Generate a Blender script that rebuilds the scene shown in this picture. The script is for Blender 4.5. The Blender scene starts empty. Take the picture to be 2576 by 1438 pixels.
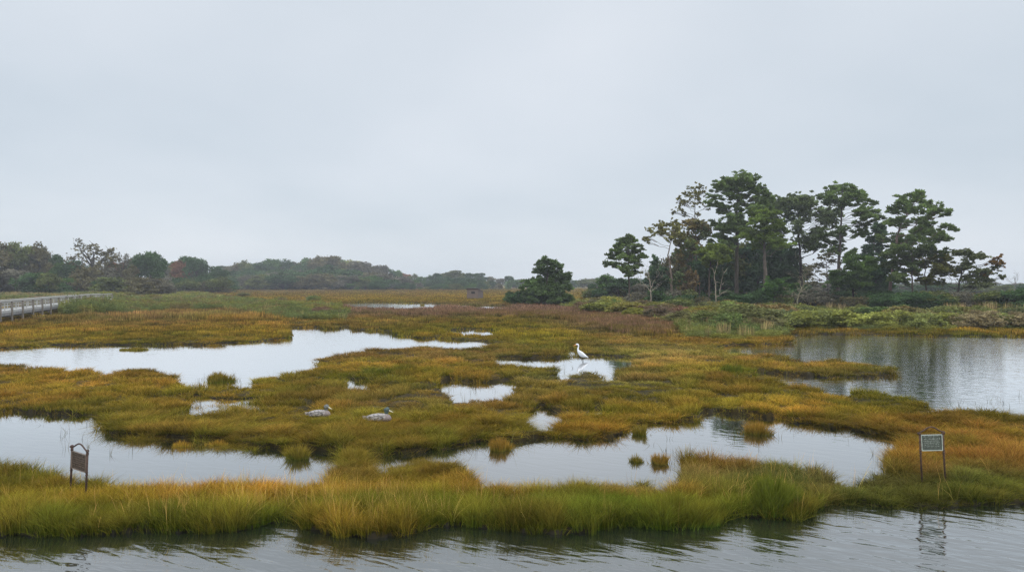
import bpy, math, random
import numpy as np
from mathutils import Vector, Matrix

random.seed(11)
rng = np.random.default_rng(7)
R = math.radians
scene = bpy.context.scene
COL = scene.collection

# ------------------------------------------------------------------ survey
# Heights and distances of the place were worked out from the photograph:
# eye height 3.5 m, focal length 26 mm; outlines lie on the ground plane.
F, H, HX, HY = 1860.0, 3.5, 1288.0, 712.0

def ground(px, py, z=0.0):
    d = F * (H - z) / (py - HY)
    return Vector(((px - HX) / F * d, d, z))

def at(px, py, d):
    return Vector(((px - HX) / F * d, d, H - (py - HY) / F * d))

def c2(x, y): return (x * .29297 + 817.6, y * .29297 + 597.5)
def c3(x, y): return (x * .2843 + 1509.4, y * .2843 + 408.8)
def c4(x, y): return (x * .30615 + 1949.6, y * .30615 + 408.8)

# ------------------------------------------------------------------ noise
_tab = rng.random((12, 256, 256))
def vnoise(x, y, sc, k=0):
    x = np.asarray(x, float) / sc + 37.3 * k; y = np.asarray(y, float) / sc + 11.7 * k
    i = np.floor(x).astype(int); j = np.floor(y).astype(int)
    fx = x - i; fy = y - j
    fx = fx * fx * (3 - 2 * fx); fy = fy * fy * (3 - 2 * fy)
    t = _tab[k % 12]
    i0, i1, j0, j1 = i & 255, (i + 1) & 255, j & 255, (j + 1) & 255
    return (t[i0, j0] * (1 - fx) + t[i1, j0] * fx) * (1 - fy) + (t[i0, j1] * (1 - fx) + t[i1, j1] * fx) * fy
def fbm(x, y, sc, k=0, n=3):
    a, s, tot = 0, 1.0, 0
    for o in range(n):
        a = a + s * vnoise(x, y, sc / 2 ** o, k + o); tot += s; s *= .5
    return a / tot
def cells(x, y, size, k=0):
    x = np.asarray(x, float) / size + 5.1 * k; y = np.asarray(y, float) / size
    i, j = np.floor(x).astype(int), np.floor(y).astype(int)
    best = np.full(x.shape, 9.0); rid = np.zeros(x.shape); sec = np.full(x.shape, 9.0)
    for a in (-1, 0, 1):
        for b in (-1, 0, 1):
            u, v = (i + a) & 255, (j + b) & 255
            dd = np.hypot(i + a + _tab[(k + 1) % 12][u, v] - x, j + b + _tab[(k + 2) % 12][u, v] - y)
            n = dd < best
            sec = np.where(n, best, np.minimum(sec, dd)); rid = np.where(n, _tab[(k + 3) % 12][u, v], rid); best = np.where(n, dd, best)
    return best, sec - best, rid
def sstep(a, b, x):
    t = np.clip((x - a) / (b - a), 0, 1); return t * t * (3 - 2 * t)

# ------------------------------------------------------------------ tags / objects
def tag(o, label=None, cat=None, group=None, kind=None):
    if label: o['label'] = label
    if cat: o['category'] = cat
    if group: o['group'] = group
    if kind: o['kind'] = kind
    return o

def mesh_np(name, V, Fc, mats=(), attrs=None, smooth=False, matidx=None):
    """V (n,3); Fc list of arrays (m,k)"""
    me = bpy.data.meshes.new(name)
    V = np.asarray(V, np.float32)
    if isinstance(Fc, np.ndarray): Fc = [Fc]
    Fc = [np.asarray(f, np.int32) for f in Fc if len(f)]
    me.vertices.add(len(V)); me.vertices.foreach_set('co', V.ravel())
    if Fc:
        loops = np.concatenate([f.ravel() for f in Fc])
        tot = np.concatenate([np.full(len(f), f.shape[1], np.int32) for f in Fc])
        st = np.concatenate([[0], np.cumsum(tot)[:-1]]).astype(np.int32)
        me.loops.add(len(loops)); me.loops.foreach_set('vertex_index', loops)
        me.polygons.add(len(tot)); me.polygons.foreach_set('loop_start', st)
        if matidx is not None: me.polygons.foreach_set('material_index', np.asarray(matidx, np.int32))
        if smooth: me.polygons.foreach_set('use_smooth', np.ones(len(tot), bool))
    for m in mats: me.materials.append(m)
    for k, a in (attrs or {}).items():
        a = np.asarray(a, np.float32)
        if a.ndim == 1:
            me.attributes.new(k, 'FLOAT', 'POINT').data.foreach_set('value', a)
        elif a.shape[1] == 4:
            me.attributes.new(k, 'FLOAT_COLOR', 'POINT').data.foreach_set('color', a.ravel())
        else:
            me.attributes.new(k, 'FLOAT_VECTOR', 'POINT').data.foreach_set('vector', a.ravel())
    me.update(calc_edges=True); me.validate()
    return me

def link(name, me, parent=None, loc=None):
    o = bpy.data.objects.new(name, me); COL.objects.link(o)
    if parent: o.parent = parent
    if loc is not None: o.location = loc
    return o

def empty(name, loc=(0, 0, 0), rz=0):
    o = bpy.data.objects.new(name, None); COL.objects.link(o)
    o.location = loc; o.rotation_euler.z = rz; o.empty_display_size = .3
    return o

class MB:
    """collects solids into one mesh"""
    def __init__(s): s.V = []; s.F = []; s.M = []; s.n = 0
    def add(s, V, Fs, m=0):
        V = np.asarray(V, float)
        for f in Fs:
            s.F.append([i + s.n for i in f]); s.M.append(m)
        s.V.append(V); s.n += len(V)
    def loft(s, pts, rad, seg=8, m=0, up=(0, 0, 1), cap=True):
        """pts list of 3-vectors, rad list of r or (side, up)"""
        P = [Vector(p) for p in pts]; n = len(P); V = []
        up = Vector(up)
        for i in range(n):
            t = (P[min(i + 1, n - 1)] - P[max(i - 1, 0)]).normalized()
            u = up if abs(t.dot(up)) < .93 else Vector((1, .2, 0))
            a = t.cross(u).normalized(); b = a.cross(t).normalized()
            r = rad[i] if isinstance(rad, (list, tuple)) else rad
            ra, rb = (r, r) if not isinstance(r, (tuple, list)) else r
            for k in range(seg):
                an = 2 * math.pi * k / seg
                V.append(P[i] + a * (ra * math.cos(an)) + b * (rb * math.sin(an)))
        Fs = []
        for i in range(n - 1):
            for k in range(seg):
                k2 = (k + 1) % seg
                Fs.append([i * seg + k, i * seg + k2, (i + 1) * seg + k2, (i + 1) * seg + k])
        if cap:
            Fs.append(list(range(seg))[::-1]); Fs.append([(n - 1) * seg + k for k in range(seg)])
        s.add([tuple(v) for v in V], Fs, m); return s
    def box(s, c, sz, rot=None, m=0):
        V = [Vector((x * sz[0] / 2, y * sz[1] / 2, z * sz[2] / 2)) for x in (-1, 1) for y in (-1, 1) for z in (-1, 1)]
        if rot is not None: V = [rot @ v for v in V]
        V = [tuple(v + Vector(c)) for v in V]
        s.add(V, [[0, 1, 3, 2], [4, 6, 7, 5], [0, 4, 5, 1], [2, 3, 7, 6], [0, 2, 6, 4], [1, 5, 7, 3]], m); return s
    def beam(s, a, b, w, h, m=0):
        a, b = Vector(a), Vector(b); t = (b - a).normalized()
        x = t.cross(Vector((0, 0, 1)))
        x = Vector((1, 0, 0)) if x.length < .05 else x.normalized()
        z = x.cross(t)
        rot = Matrix((x, t, z)).transposed()
        return s.box((a + b) / 2, (w, (b - a).length, h), rot, m)
    def mesh(s, name, mats, smooth=False):
        me = bpy.data.meshes.new(name)
        me.from_pydata(np.concatenate(s.V).tolist(), [], s.F)
        for m in mats: me.materials.append(m)
        me.polygons.foreach_set('material_index', s.M)
        me.polygons.foreach_set('use_smooth', [smooth] * len(s.F))
        me.update(); return me
    def build(s, name, mats, parent=None, smooth=False):
        if not isinstance(mats, (list, tuple)): mats = [mats]
        return link(name, s.mesh(name, mats, smooth), parent)

# ------------------------------------------------------------------ materials
def newmat(name):
    m = bpy.data.materials.new(name); m.use_nodes = True
    nt = m.node_tree; nt.nodes.clear()
    return m, nt, nt.nodes, nt.links
def N(nt, t, **kw):
    n = nt.nodes.new(t)
    for k, v in kw.items():
        if k == 'ins':
            for a, b in v.items(): n.inputs[a].default_value = b
        else: setattr(n, k, v)
    return n
def mixc(nt, a, b, fac, mode='MIX'):
    n = nt.nodes.new('ShaderNodeMix'); n.data_type = 'RGBA'; n.blend_type = mode
    for s, v in ((0, fac), (6, a), (7, b)):
        if hasattr(v, 'is_linked') or hasattr(v, 'links'): nt.links.new(v, n.inputs[s])
        else: n.inputs[s].default_value = v if s == 0 else (*v[:3], 1)
    return n.outputs[2]

def solid(name, c1, c2_, scale=20, rough=.8, bump=.2, metal=0, stretch=(1, 1, 1), detail=5, contrast=(.35, .65)):
    m, nt, n, l = newmat(name)
    tc = N(nt, 'ShaderNodeTexCoord'); mp = N(nt, 'ShaderNodeMapping'); mp.inputs['Scale'].default_value = stretch
    l.new(tc.outputs['Object'], mp.inputs[0])
    nz = N(nt, 'ShaderNodeTexNoise', ins={'Scale': scale, 'Detail': detail, 'Roughness': .6})
    l.new(mp.outputs[0], nz.inputs['Vector'])
    mr = N(nt, 'ShaderNodeMapRange', ins={1: contrast[0], 2: contrast[1]}); l.new(nz.outputs[0], mr.inputs[0])
    c = mixc(nt, c1, c2_, mr.outputs[0])
    b = N(nt, 'ShaderNodeBsdfPrincipled', ins={'Roughness': rough, 'Metallic': metal}); l.new(c, b.inputs['Base Color'])
    bp = N(nt, 'ShaderNodeBump', ins={'Strength': bump, 'Distance': .02}); l.new(nz.outputs[0], bp.inputs['Height']); l.new(bp.outputs[0], b.inputs['Normal'])
    o = N(nt, 'ShaderNodeOutputMaterial'); l.new(b.outputs[0], o.inputs[0]); return m

def grass_mat():
    m, nt, n, l = newmat('grass_blades')
    ca = N(nt, 'ShaderNodeAttribute', attribute_type='INSTANCER', attribute_name='col')
    t = N(nt, 'ShaderNodeAttribute', attribute_name='t'); v = N(nt, 'ShaderNodeAttribute', attribute_name='v')
    # living blades are greener towards the root and drier towards the tip; root shade and tip brightness are deepened in the colour
    green = mixc(nt, ca.outputs['Color'], (.44, .60, .44), 1.0, 'MULTIPLY')
    dry = mixc(nt, ca.outputs['Color'], (1.48, 1.38, 1.35), 1.0, 'MULTIPLY')
    mr = N(nt, 'ShaderNodeMapRange', ins={1: .15, 2: .95}); l.new(t.outputs['Fac'], mr.inputs[0])
    c = mixc(nt, green, dry, mr.outputs[0])
    hs = N(nt, 'ShaderNodeHueSaturation'); l.new(c, hs.inputs['Color'])
    vr = N(nt, 'ShaderNodeMapRange', ins={1: 0., 2: 1., 3: .35, 4: 1.85}); l.new(v.outputs['Fac'], vr.inputs[0]); l.new(vr.outputs[0], hs.inputs['Value'])
    hr = N(nt, 'ShaderNodeMapRange', ins={1: 0., 2: 1., 3: .483, 4: .520})
    mm = N(nt, 'ShaderNodeMath', operation='MULTIPLY', ins={1: 7.31}); l.new(v.outputs['Fac'], mm.inputs[0])
    fr = N(nt, 'ShaderNodeMath', operation='FRACT'); l.new(mm.outputs[0], fr.inputs[0]); l.new(fr.outputs[0], hr.inputs[0]); l.new(hr.outputs[0], hs.inputs['Hue'])
    d = N(nt, 'ShaderNodeBsdfDiffuse'); tr = N(nt, 'ShaderNodeBsdfTranslucent')
    l.new(hs.outputs[0], d.inputs[0]); l.new(hs.outputs[0], tr.inputs[0])
    mx = N(nt, 'ShaderNodeMixShader', ins={0: .35}); l.new(d.outputs[0], mx.inputs[1]); l.new(tr.outputs[0], mx.inputs[2])
    o = N(nt, 'ShaderNodeOutputMaterial'); l.new(mx.outputs[0], o.inputs[0]); return m

def foliage_mat(name='foliage', inst=False, transl=.25):
    m, nt, n, l = newmat(name)
    if inst: ca = N(nt, 'ShaderNodeAttribute', attribute_type='INSTANCER', attribute_name='col')
    else: ca = N(nt, 'ShaderNodeObjectInfo')
    vc = N(nt, 'ShaderNodeAttribute', attribute_name='col' if not inst else 'tint')
    c = mixc(nt, ca.outputs['Color'], vc.outputs['Color'], 1.0, 'MULTIPLY')
    d = N(nt, 'ShaderNodeBsdfDiffuse'); tr = N(nt, 'ShaderNodeBsdfTranslucent')
    l.new(c, d.inputs[0]); l.new(c, tr.inputs[0])
    mx = N(nt, 'ShaderNodeMixShader', ins={0: transl}); l.new(d.outputs[0], mx.inputs[1]); l.new(tr.outputs[0], mx.inputs[2])
    o = N(nt, 'ShaderNodeOutputMaterial'); l.new(mx.outputs[0], o.inputs[0]); return m

def bark_mat():
    m, nt, n, l = newmat('bark')
    oi = N(nt, 'ShaderNodeObjectInfo'); tc = N(nt, 'ShaderNodeTexCoord')
    mp = N(nt, 'ShaderNodeMapping'); mp.inputs['Scale'].default_value = (3, 3, .6); l.new(tc.outputs['Object'], mp.inputs[0])
    nz = N(nt, 'ShaderNodeTexNoise', ins={'Scale': 3., 'Detail': 5., 'Roughness': .65}); l.new(mp.outputs[0], nz.inputs['Vector'])
    mr = N(nt, 'ShaderNodeMapRange', ins={1: .3, 2: .7, 3: .45, 4: 1.5}); l.new(nz.outputs[0], mr.inputs[0])
    hs = N(nt, 'ShaderNodeHueSaturation'); l.new(oi.outputs['Color'], hs.inputs['Color']); l.new(mr.outputs[0], hs.inputs['Value'])
    b = N(nt, 'ShaderNodeBsdfPrincipled', ins={'Roughness': .95, 'Specular IOR Level': .1}); l.new(hs.outputs[0], b.inputs['Base Color'])
    o = N(nt, 'ShaderNodeOutputMaterial'); l.new(b.outputs[0], o.inputs[0]); return m

def mud_mat():
    m, nt, n, l = newmat('marsh_mud')
    g = N(nt, 'ShaderNodeNewGeometry')
    nz = N(nt, 'ShaderNodeTexNoise', ins={'Scale': 1.5, 'Detail': 6., 'Roughness': .6}); l.new(g.outputs['Position'], nz.inputs['Vector'])
    va = N(nt, 'ShaderNodeAttribute', attribute_name='veg')
    mr = N(nt, 'ShaderNodeMapRange', ins={1: .35, 2: .65, 3: .5, 4: 1.2}); l.new(nz.outputs[0], mr.inputs[0])
    hs = N(nt, 'ShaderNodeHueSaturation'); l.new(va.outputs['Color'], hs.inputs['Color']); l.new(mr.outputs[0], hs.inputs['Value'])
    b = N(nt, 'ShaderNodeBsdfPrincipled', ins={'Roughness': .9, 'Specular IOR Level': .2}); l.new(hs.outputs[0], b.inputs['Base Color'])
    bp = N(nt, 'ShaderNodeBump', ins={'Strength': .6, 'Distance': .05}); l.new(nz.outputs[0], bp.inputs['Height']); l.new(bp.outputs[0], b.inputs['Normal'])
    o = N(nt, 'ShaderNodeOutputMaterial'); l.new(b.outputs[0], o.inputs[0]); return m

def water_mat():
    m, nt, n, l = newmat('marsh_water')
    g = N(nt, 'ShaderNodeNewGeometry')
    rip = N(nt, 'ShaderNodeAttribute', attribute_name='ripple')
    mp = N(nt, 'ShaderNodeMapping', vector_type='TEXTURE'); mp.inputs['Rotation'].default_value = (0, 0, R(-36)); mp.inputs['Scale'].default_value = (.95, .26, 1)
    l.new(g.outputs['Position'], mp.inputs[0])
    n1 = N(nt, 'ShaderNodeTexNoise', ins={'Scale': 1.25, 'Detail': 2.5, 'Roughness': .45, 'Distortion': .5}); l.new(mp.outputs[0], n1.inputs['Vector'])
    mp2 = N(nt, 'ShaderNodeMapping', vector_type='TEXTURE'); mp2.inputs['Rotation'].default_value = (0, 0, R(-12)); mp2.inputs['Scale'].default_value = (.8, .2, 1)
    l.new(g.outputs['Position'], mp2.inputs[0])
    n2 = N(nt, 'ShaderNodeTexNoise', ins={'Scale': 1.3, 'Detail': 2., 'Roughness': .5, 'Distortion': .3}); l.new(mp2.outputs[0], n2.inputs['Vector'])
    a = N(nt, 'ShaderNodeMath', operation='MULTIPLY', ins={1: .45}); l.new(n2.outputs[0], a.inputs[0])
    s = N(nt, 'ShaderNodeMath', operation='ADD'); l.new(n1.outputs[0], s.inputs[0]); l.new(a.outputs[0], s.inputs[1])
    bp = N(nt, 'ShaderNodeBump', ins={'Distance': .06}); l.new(s.outputs[0], bp.inputs['Height']); l.new(rip.outputs['Fac'], bp.inputs['Strength'])
    fr = N(nt, 'ShaderNodeFresnel', ins={'IOR': 1.33}); l.new(bp.outputs[0], fr.inputs['Normal'])
    pw = N(nt, 'ShaderNodeMath', operation='POWER', ins={1: .74}); l.new(fr.outputs[0], pw.inputs[0])
    mul = N(nt, 'ShaderNodeMath', operation='MULTIPLY', ins={1: 1.68}, use_clamp=True); l.new(pw.outputs[0], mul.inputs[0])
    d = N(nt, 'ShaderNodeBsdfDiffuse'); d.inputs[0].default_value = (.012, .016, .010, 1)
    gl = N(nt, 'ShaderNodeBsdfGlossy', ins={'Roughness': .03}); gl.inputs[0].default_value = (1, 1, 1, 1)
    l.new(bp.outputs[0], gl.inputs['Normal'])
    mx = N(nt, 'ShaderNodeMixShader'); l.new(mul.outputs[0], mx.inputs[0]); l.new(d.outputs[0], mx.inputs[1]); l.new(gl.outputs[0], mx.inputs[2])
    o = N(nt, 'ShaderNodeOutputMaterial'); l.new(mx.outputs[0], o.inputs[0]); return m

M_GRASS = grass_mat()
M_LEAF = foliage_mat('tree_foliage')
M_LEAFI = foliage_mat('shrub_foliage', inst=True)
M_BARK = bark_mat()

# ------------------------------------------------------------------ water outlines
W_CHANNEL = [(-900,1325),(-400,1330),(0,1345),(170,1349),(250,1345),(387,1334),(500,1339),(581,1334),(650,1326),(717,1312),(736,1308),(767,1328),(852,1349),(925,1356),(1033,1343),(1093,1326),(1162,1320),(1249,1331),(1378,1342),(1464,1339),(1540,1330),(1568,1320),(1600,1328),(1700,1331),(1764,1322),(1825,1305),(1846,1292),(1877,1296),(1937,1304),(2002,1305),(2036,1295),(2049,1277),(2109,1264),(2196,1272),(2282,1277),(2368,1279),(2433,1270),(2497,1266),(2576,1270),(3000,1268),(3500,1270),(3500,2000),(-900,2000)]
W_PONDL = [(-900,1030),(-300,1040),(0,1035),(77,1039),(174,1043),(248,1047),(267,1066),(275,1090),(322,1097),(407,1103),(500,1106),(608,1115),(635,1122),(713,1128),(775,1131),(852,1134),(900,1140),(945,1143),(1033,1139),(1076,1131),(1141,1123),(1175,1114),(1219,1109),(1296,1113),(1335,1106),(1378,1098),(1421,1100),(1464,1106),(1503,1100),(1529,1098),(1568,1094),(1574,1078),(1590,1066),(1637,1062),(1691,1063),(1734,1057),(1764,1040),(1820,1038),(1877,1044),(1937,1050),(1980,1059),(2066,1072),(2152,1081),(2226,1094),(2269,1104),(2256,1115),(2232,1137),(2232,1158),(2196,1167),(2152,1180),(2122,1188),
 (2105,1178),(2075,1165),(2023,1156),(1958,1150),(1894,1143),(1842,1134),(1808,1141),(1777,1134),(1743,1128),(1713,1134),(1702,1158),(1713,1175),(1726,1193),(1700,1197),(1657,1195),(1615,1175),(1551,1180),(1464,1182),(1378,1193),(1314,1190),(1227,1193),(1201,1184),(1184,1162),(1154,1147),(1098,1143),(1042,1152),(990,1156),(947,1158),(925,1143),(860,1137),(842,1155),(825,1181),(756,1187),(659,1187),(542,1187),(465,1194),(349,1196),(287,1190),(232,1179),(167,1176),(116,1160),(77,1155),(39,1154),(0,1148),(-300,1150),(-900,1150)]
W_LAGOONL = [(-900,876),(-300,880),(0,877),(171,868),(280,869),(376,868),(513,867),(615,862),(684,856),(721,850),(728,839),(720,826),(769,824),(854,827),(876,823),(889,823),(894,830),(935,833),(990,835),(996,842),(1023,848),(1081,852),(1169,857),(1234,860),(1240,863),(1200,866),(1146,870),(1081,866),(1023,868),(979,870),(935,870),(914,876),(894,883),(861,883),(826,886),(800,892),(794,904),(802,917),(736,929),(659,939),(637,952),(635,962),(560,964),(457,964),(449,950),(438,931),(368,921),(310,923),(267,935),(213,923),(155,917),(77,915),(0,908),(-300,900),(-900,900)]
W_LAGOONR = [(1808,872),(1900,868),(1985,866),(2019,860),(1985,848),(1980,843),(2066,842),(2239,843),(2368,846),(2576,846),(3000,850),(3500,850),(3500,1035),(3000,1033),(2576,1029),(2497,1027),(2454,1022),(2390,1025),(2342,1020),(2325,999),(2282,984),(2239,979),(2152,979),(2109,984),(2066,979),(2015,962),(1946,945),(1900,945),(1892,936),(1960,940),(2002,947),(2066,949),(2196,948),(2254,947),(2252,919),(2217,912),(2152,904),(2101,896),(2060,898),(2023,899),(1993,895),(1960,888),(1910,884),(1877,887),(1820,880)]
W_SMALL = [
 [(850,762),(935,761),(1043,763),(1105,764),(1185,767),(1257,769),(1290,772),(1260,776),(1190,776),(1185,771),(1105,768),(1090,775),(1052,777),(935,775),(876,772)],
 [(1122,831),(1184,827),(1251,831),(1248,836),(1169,836)],
 [(1234,899),(1286,900),(1374,901),(1448,898),(1489,894),(1521,897),(1550,901),(1600,897),(1600,916),(1560,924),(1542,942),(1529,947),(1508,934),(1477,924),(1443,930),(1421,943),(1391,956),(1400,940),(1408,925),(1378,917),(1335,910),(1288,910),(1240,904)],
 [(1100,958),(1154,953),(1163,959),(1206,962),(1249,960),(1294,955),(1298,978),(1270,990),(1227,992),(1184,990),(1137,992),(1126,977)],
 [(863,951),(882,949),(889,958),(938,961),(921,968),(869,971)],
 [(1322,1042),(1355,1022),(1376,1024),(1395,1035),(1424,1036),(1400,1046),(1368,1055),(1345,1056)],
 [(1482,1024),(1520,1026),(1528,1032),(1490,1030)],
 [(1420,878),(1452,877),(1455,882),(1425,883)],
 [(468,1030),(470,1003),(505,990),(530,1003),(600,1004),(668,1008),(660,1014),(560,1020),(500,1028)],
]
SPARSE = [(440,1040),(455,985),(560,975),(720,990),(740,1020),(560,1040)]
SPARSE2 = [(255,1060),(640,1112),(640,1135),(400,1130),(250,1092)]

xs = np.arange(-900, 3500, 2.0); dys = np.arange(9, 1000, 1.0)
GX, GY = np.meshgrid(xs, dys + HY)
def inpoly(poly, X, Y):
    ins = np.zeros(X.shape, bool); n = len(poly)
    for i in range(n):
        x0, y0 = poly[i]; x1, y1 = poly[(i + 1) % n]
        if y0 == y1: continue
        c = ((y0 > Y) != (y1 > Y)) & (X < (x1 - x0) * (Y - y0) / (y1 - y0) + x0)
        ins ^= c
    return ins
WOB = (fbm(GX * 1.0, GY * 3.0, 26, 3, 3) - .5)
WY = GY + WOB * np.clip((GY - HY) * .045, 0, 18)          # ragged banks
VIS = np.zeros(GX.shape, bool)
for p in [W_CHANNEL, W_PONDL, W_LAGOONL, W_LAGOONR] + W_SMALL:
    VIS |= inpoly(p, GX, WY)
# grass on the near bank stands in front of the water: the real bank lies nearer
MASK = VIS.copy()
for k in range(1, 13):
    smax = np.interp(dys, [0, 44, 52, 330, 430, 1000], [1.03, 1.04, 1.09, 1.085, 1.115, 1.115])
    s = 1 + (smax - 1) * k / 12
    idx = np.clip(np.round(dys / s).astype(int) - 9, 0, len(dys) - 1)
    MASK |= VIS[idx]
MF = MASK.astype(np.float32)
def blur(a, r, ax):
    c = np.cumsum(np.pad(a, [(r + 1, r) if i == ax else (0, 0) for i in range(2)], mode='edge'), axis=ax)
    n = 2 * r + 1
    return (c[n:] - c[:-n]) / n if ax == 0 else (c[:, n:] - c[:, :-n]) / n
MB1 = blur(blur(MF, 1, 0), 1, 1)
def sample(A, px, dy):
    fx = np.clip((px - xs[0]) / 2, 0, len(xs) - 1.001); fy = np.clip(dy - dys[0], 0, len(dys) - 1.001)
    i = fx.astype(int); j = fy.astype(int); u = fx - i; v = fy - j
    return (A[j, i] * (1 - u) + A[j, i + 1] * u) * (1 - v) + (A[j + 1, i] * (1 - u) + A[j + 1, i + 1] * u) * v

def land_z(px, dy):
    d = F * H / dy; X = (px - HX) / F * d
    w = sample(MB1, px, dy)
    w = np.where(d > 640, 0, w)
    L = 1 - w
    hum = (fbm(X, d, 1.7, 1, 2) - .5) * .13
    far = sstep(150, 450, d) * .25
    c1_, e1_, r1_ = cells(X, d * .8, 1.5, 4)
    hum = hum + .07 * sstep(0, .35, e1_) - .05
    return -.35 + (.35 + .105 - .055 * sstep(13.5, 12.3, d) + hum * (1 - .6 * sstep(13.5, 12.3, d)) + far) * sstep(.2, .8, L)
def zland(X, d):
    X = np.asarray(X, float); d = np.asarray(d, float)
    return land_z(X / d * F + HX, F * H / d)
def z1(X, d): return float(zland(np.array([X]), np.array([d]))[0])

# ------------------------------------------------------------------ vegetation colours (species patches)
PAL = dict(gold=(.40, .245, .034), olive=(.215, .155, .026), green=(.128, .152, .018), brown=(.225, .145, .046), purple=(.200, .125, .080),
           tan=(.38, .27, .10), grey=(.18, .18, .07), rust=(.275, .155, .030), lime=(.34, .27, .018), sage=(.24, .26, .13), dgreen=(.12, .16, .02))
BLOBS = [  # centre, radii, kind, weight
 (150,850,380,26,'olive',.7),(60,836,220,14,'gold',1.3),(620,826,140,18,'gold',1.6),(350,815,500,14,'brown',.9),
 (330,798,330,10,'tan',1.0),(1100,785,480,14,'purple',2.2),(1580,825,130,26,'purple',2.6),(760,742,260,10,'brown',.9),(1000,748,500,9,'gold',.8),(900,735,400,6,'brown',1.0),(1200,757,300,6,'olive',.9),
 (1250,812,300,16,'olive',1.0),(1400,838,250,9,'lime',.9),(1500,850,300,8,'lime',1.0),(1240,858,260,9,'olive',.8),(1800,856,160,10,'rust',1.3),
 (1060,905,230,22,'brown',1.6),(1020,928,160,14,'gold',1.2),(960,945,70,9,'green',1.6),(1200,945,140,10,'olive',1.0),
 (1650,900,140,30,'tan',.55),(1800,940,150,20,'gold',.6),(2060,925,160,14,'gold',.8),(2180,938,120,10,'green',.9),(1850,938,60,10,'green',1.8),
 (150,970,330,40,'gold',1.0),(380,945,120,20,'olive',.8),(60,1010,300,25,'rust',.7),(1150,1010,280,22,'brown',1.5),(1400,1000,150,20,'olive',.9),
 (900,1000,200,25,'olive',.7),(600,1080,380,35,'olive',1.0),(1000,1085,260,30,'olive',.9),(1650,990,250,25,'olive',.8),(2000,1010,300,30,'gold',.7),(2300,1010,250,18,'green',1.0),(2500,1010,120,20,'olive',.8),
 (1700,1000,70,16,'green',.9),(2480,1150,220,70,'rust',1.1),(2250,1210,130,40,'rust',.8),(2200,1235,300,28,'grey',1.4),(2400,1250,300,22,'green',1.1),(1900,1180,180,26,'rust',1.4),
 (1000,1165,160,18,'olive',.9),(150,1215,250,40,'green',.6),(420,1235,260,26,'gold',1.1),(1020,1240,330,20,'gold',.9),(1040,1222,210,30,'olive',1.8),(600,1200,300,16,'brown',.6),(1380,1220,250,28,'olive',1.1),
 (300,1320,500,24,'green',1.9),(1100,1310,420,30,'green',2.2),(1420,1300,120,26,'green',1.8),(1700,1310,160,34,'green',2.0),(1960,1280,110,36,'dgreen',2.4),(1600,1220,200,22,'grey',.9),
 (2400,1060,180,26,'olive',.8),(1500,960,200,14,'tan',.6),(1180,1150,70,12,'olive',1)]
def veg_color(px, py, X, d):
    n = len(px); acc = np.zeros((n, 3)); w = np.zeros(n)
    a = fbm(X, d * .8, 3.2, 2, 3); b = fbm(X, d * .8, 9.0, 5, 3)
    for kind, ww in (('olive', .55 * sstep(.62, .35, a) + .12), ('gold', .55 * sstep(.45, .65, a)), ('brown', .6 * sstep(.48, .66, b)), ('green', .22 * sstep(.5, .3, b))):
        acc += np.outer(ww, PAL[kind]); w += ww
    jx = (fbm(X, d, 2.0, 7, 3) - .5) * 120; jy = (fbm(X, d, 2.0, 8, 3) - .5) * np.clip(py - HY, 5, 500) * .14
    for cx, cy, rx, ry, kind, wt in BLOBS:
        e = np.exp(-(((px + jx - cx) / rx) ** 2 + ((py + jy - cy) / ry) ** 2)) * wt * 1.5
        acc += np.outer(e, PAL[kind]); w += e
    c = acc / w[:, None]
    return c

# ------------------------------------------------------------------ terrain
def build_ground():
    tx = np.concatenate([np.arange(-3000, -900, 150), np.arange(-900, 3500, 6.0), np.arange(3500, 5600, 150)])
    tdy = np.concatenate([[7.0, 8, 9], np.arange(10, 60, .8), np.exp(np.linspace(math.log(60), math.log(700), 400)), np.linspace(720, 2600, 20)])
    PX, DY = np.meshgrid(tx, tdy)
    px, dy = PX.ravel(), DY.ravel()
    d = F * H / dy; X = (px - HX) / F * d
    Z = land_z(px, dy)
    V = np.stack([X, d, Z], 1); nx, ny = len(tx), len(tdy)
    i = np.arange(nx * ny).reshape(ny, nx)
    Q = np.stack([i[:-1, :-1], i[:-1, 1:], i[1:, 1:], i[1:, :-1]], -1).reshape(-1, 4)[:, ::-1]
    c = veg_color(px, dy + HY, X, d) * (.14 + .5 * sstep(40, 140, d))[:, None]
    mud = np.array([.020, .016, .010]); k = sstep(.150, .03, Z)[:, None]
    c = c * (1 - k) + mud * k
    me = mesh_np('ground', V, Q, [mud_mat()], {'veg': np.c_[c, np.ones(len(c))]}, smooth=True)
    tag(link('ground', me), kind='structure')
build_ground()

def build_water():
    tx = np.concatenate([np.arange(-3000, -900, 150), np.arange(-900, 3500, 25.0), np.arange(3500, 5600, 150)])
    tdy = np.concatenate([[7.2, 8, 9], np.exp(np.linspace(math.log(10), math.log(3500), 200))])
    PX, DY = np.meshgrid(tx, tdy); px, dy = PX.ravel(), DY.ravel()
    d = F * H / dy; X = (px - HX) / F * d
    V = np.stack([X, d, np.zeros_like(X)], 1); nx, ny = len(tx), len(tdy)
    i = np.arange(nx * ny).reshape(ny, nx)
    Q = np.stack([i[:-1, :-1], i[:-1, 1:], i[1:, 1:], i[1:, :-1]], -1).reshape(-1, 4)[:, ::-1]
    rip = .03 + .27 * sstep(535, 560, dy) + .30 * sstep(2300, 1500, 0 * px) * 0
    lag = sstep(1750, 2000, px) * sstep(335, 300, dy)
    lagl = sstep(1300, 1000, px) * sstep(290, 250, dy)
    rip = rip + .30 * lag * (1 - .6 * sstep(130, 190, dy)) + .05 * lagl
    me = mesh_np('water', V, Q, [water_mat()], {'ripple': rip}, smooth=True)
    tag(link('water', me), kind='structure')
build_water()

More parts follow.
